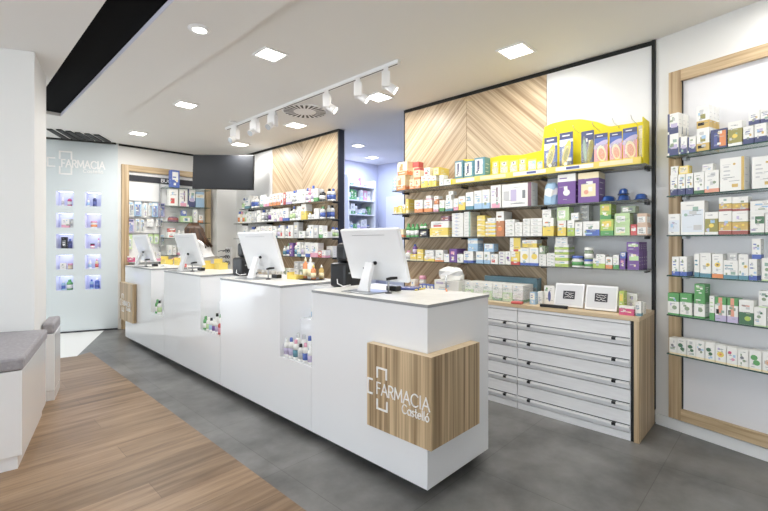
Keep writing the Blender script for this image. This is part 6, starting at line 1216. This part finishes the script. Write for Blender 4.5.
# ------------------------------------------------------------------ the woman behind the counter
def skin_fig(name, joints, edges, parent, m, sub=2):
    me = bpy.data.meshes.new(name); names = list(joints); ix = {k: i for i, k in enumerate(names)}
    me.from_pydata([joints[k][0] for k in names], [(ix[a], ix[b]) for a, b in edges], []); me.materials.append(M[m])
    o = bpy.data.objects.new(name, me); COL.objects.link(o)
    md = o.modifiers.new('skin', 'SKIN'); md.use_smooth_shade = True
    for i, k in enumerate(names):
        r = joints[k][1]; me.skin_vertices[0].data[i].radius = r if isinstance(r, tuple) else (r, r)
        me.skin_vertices[0].data[i].use_root = (i == 0)
    sd = o.modifiers.new('sub', 'SUBSURF'); sd.levels = sub; sd.render_levels = sub
    if parent is not None: o.parent = parent
    return o
# local frame: x to her left, -y is forward
FZ = math.atan2(0.723, -0.691) + PI / 2
wo = thing('person', 'woman with long brown hair and white coat bending over behind the counter', 'person', (2.735, 6.24, 0), FZ)
J = {'pelvis': ((0, 0, 0.92), (0.155, 0.115)), 'waist': ((0, -0.03, 1.06), (0.125, 0.095)), 'chest': ((0, -0.08, 1.22), (0.15, 0.105)), 'collar': ((0, -0.12, 1.34), (0.10, 0.07)),
     'neck': ((0, -0.145, 1.41), 0.048), 'skull': ((0, -0.20, 1.475), (0.078, 0.085)), 'brow': ((0, -0.225, 1.51), (0.076, 0.085)), 'chin': ((0, -0.275, 1.43), 0.04)}
E_ = [('pelvis', 'waist'), ('waist', 'chest'), ('chest', 'collar'), ('collar', 'neck'), ('neck', 'skull'), ('skull', 'brow'), ('skull', 'chin')]
for s, n in ((1, 'l'), (-1, 'r')):
    J.update({n + 'sh': ((s * 0.165, -0.11, 1.31), 0.055), n + 'el': ((s * 0.215, -0.20, 1.10), 0.042), n + 'wr': ((s * 0.12, -0.37, 1.07), 0.028), n + 'palm': ((s * 0.085, -0.44, 1.065), (0.036, 0.018)),
              n + 'hip': ((s * 0.09, 0.0, 0.86), 0.09), n + 'kn': ((s * 0.095, -0.02, 0.48), 0.058), n + 'an': ((s * 0.095, 0.03, 0.09), 0.04), n + 'toe': ((s * 0.10, -0.11, 0.035), 0.035)})
    E_ += [('collar', n + 'sh'), (n + 'sh', n + 'el'), (n + 'el', n + 'wr'), (n + 'wr', n + 'palm'), ('pelvis', n + 'hip'), (n + 'hip', n + 'kn'), (n + 'kn', n + 'an'), (n + 'an', n + 'toe')]
    for f in range(4):
        bx = s * (0.062 + f * 0.016); L = (0.075, 0.085, 0.08, 0.065)[f]
        J.update({n + 'f%da' % f: ((bx, -0.465, 1.065), 0.009), n + 'f%db' % f: ((bx - s * 0.004, -0.465 - L * 0.55, 1.06), 0.008), n + 'f%dc' % f: ((bx - s * 0.008, -0.465 - L, 1.042), 0.007)})
        E_ += [(n + 'palm', n + 'f%da' % f), (n + 'f%da' % f, n + 'f%db' % f), (n + 'f%db' % f, n + 'f%dc' % f)]
    J.update({n + 'ta': ((s * 0.05, -0.42, 1.06), 0.011), n + 'tb': ((s * 0.032, -0.455, 1.048), 0.009)}); E_ += [(n + 'palm', n + 'ta'), (n + 'ta', n + 'tb')]
skin_fig('body', J, E_, wo, 'skin')
fc = MB(); hc = Vector((0, -0.215, 1.485))
for s in (-1, 1): fc.ellipsoid((s * 0.032, -0.302, 1.492), (0.013, 0.008, 0.008), 10, 8, 'W')
fc.build('eye', 'plastic', wo)
fi = MB()
for s in (-1, 1): fi.ellipsoid((s * 0.032, -0.309, 1.491), (0.006, 0.004, 0.006), 8, 6, 'k')
fi.build('iris', 'plastic', wo)
MB().tube([(0, -0.305, 1.50), (0, -0.325, 1.475), (0, -0.318, 1.463)], [0.008, 0.012, 0.013], 8).build('nose', 'skin', wo)
MB().ellipsoid((0, -0.306, 1.437), (0.022, 0.007, 0.006), 10, 6, 'S').build('mouth', 'plastic', wo)
for s in (-1, 1): MB().ellipsoid((s * 0.082, -0.21, 1.48), (0.009, 0.018, 0.028), 8, 8).build('ear', 'skin', wo)
CJ = {'hem': ((0, 0.01, 0.62), (0.19, 0.15)), 'pelvis': ((0, 0, 0.92), (0.18, 0.14)), 'waist': ((0, -0.03, 1.06), (0.15, 0.12)), 'chest': ((0, -0.08, 1.22), (0.175, 0.13)), 'collar': ((0, -0.115, 1.335), (0.115, 0.085)), 'nape': ((0, -0.13, 1.37), 0.062)}
CE = [('pelvis', 'hem'), ('pelvis', 'waist'), ('waist', 'chest'), ('chest', 'collar'), ('collar', 'nape')]
for s, n in ((1, 'l'), (-1, 'r')):
    CJ.update({n + 'sh': ((s * 0.165, -0.11, 1.31), 0.072), n + 'el': ((s * 0.215, -0.20, 1.10), 0.058), n + 'wr': ((s * 0.135, -0.345, 1.073), 0.042)}); CE += [('collar', n + 'sh'), (n + 'sh', n + 'el'), (n + 'el', n + 'wr')]
CJ = {k: CJ[k] for k in ['pelvis'] + [k for k in CJ if k != 'pelvis']}
skin_fig('coat', CJ, CE, wo, 'coat')
TJ = {'p': ((0, 0, 0.9), (0.165, 0.125))}; TE = []
for s, n in ((1, 'l'), (-1, 'r')):
    TJ.update({n + 'h': ((s * 0.09, 0, 0.84), 0.1), n + 'k': ((s * 0.095, -0.02, 0.48), 0.07), n + 'a': ((s * 0.095, 0.03, 0.1), 0.055)}); TE += [('p', n + 'h'), (n + 'h', n + 'k'), (n + 'k', n + 'a')]
skin_fig('trousers', TJ, TE, wo, 'cloth')
for s in (-1, 1):
    MB().tube([(s * 0.097, 0.06, 0.035), (s * 0.098, -0.03, 0.042), (s * 0.10, -0.14, 0.032)], [0.042, 0.046, 0.034], 12).build('shoe', 'lampw', wo)
hr = MB(); rr = random.Random(3)
hr.ellipsoid((0, -0.195, 1.505), (0.098, 0.108, 0.098), 20, 14)
for k in range(34):
    a = math.radians(-150 + 300 * k / 33); sx, cy = math.sin(a), math.cos(a)     # round the back and sides of the head
    top = (sx * 0.05, -0.195 + cy * 0.05, 1.585); side = (sx * 0.098, -0.19 + cy * 0.108, 1.50)
    low = (sx * 0.125 + rr.uniform(-.008, .008), -0.165 + cy * 0.125, 1.38); end = (sx * 0.145 + rr.uniform(-.012, .012), -0.13 + cy * 0.155 + max(0, cy) * 0.045, 1.25 + rr.uniform(-0.03, 0.02))
    hr.tube([top, side, low, end], [0.02, 0.026, 0.026, 0.012], 8)
hr.build('hair', 'hair', wo)

# ------------------------------------------------------------------ world, camera
w_ = bpy.data.worlds.new('daylight'); scene.world = w_; w_.use_nodes = True
w_.node_tree.nodes['Background'].inputs['Color'].default_value = (0.86, 0.93, 1.0, 1); w_.node_tree.nodes['Background'].inputs['Strength'].default_value = 2.9
cam = bpy.data.cameras.new('camera'); co = bpy.data.objects.new('camera', cam); COL.objects.link(co)
co.location = (0, 0, 1.33); co.rotation_euler = (PI / 2, 0, math.radians(43.7 - 90))
cam.sensor_width = 36; cam.lens = 425 / 768 * 36; cam.shift_y = -14.5 / 768; cam.clip_start = 0.02
scene.camera = co
vs = scene.view_settings; vs.view_transform = 'Standard'; vs.look = 'None'; vs.exposure = 0.28; vs.gamma = 1; vs.use_curve_mapping = False
scene.cycles.use_denoising = True; scene.cycles.max_bounces = 10; scene.cycles.diffuse_bounces = 5; scene.cycles.transparent_max_bounces = 24; scene.cycles.caustics_reflective = False; scene.cycles.caustics_refractive = False; scene.cycles.sample_clamp_indirect = 6
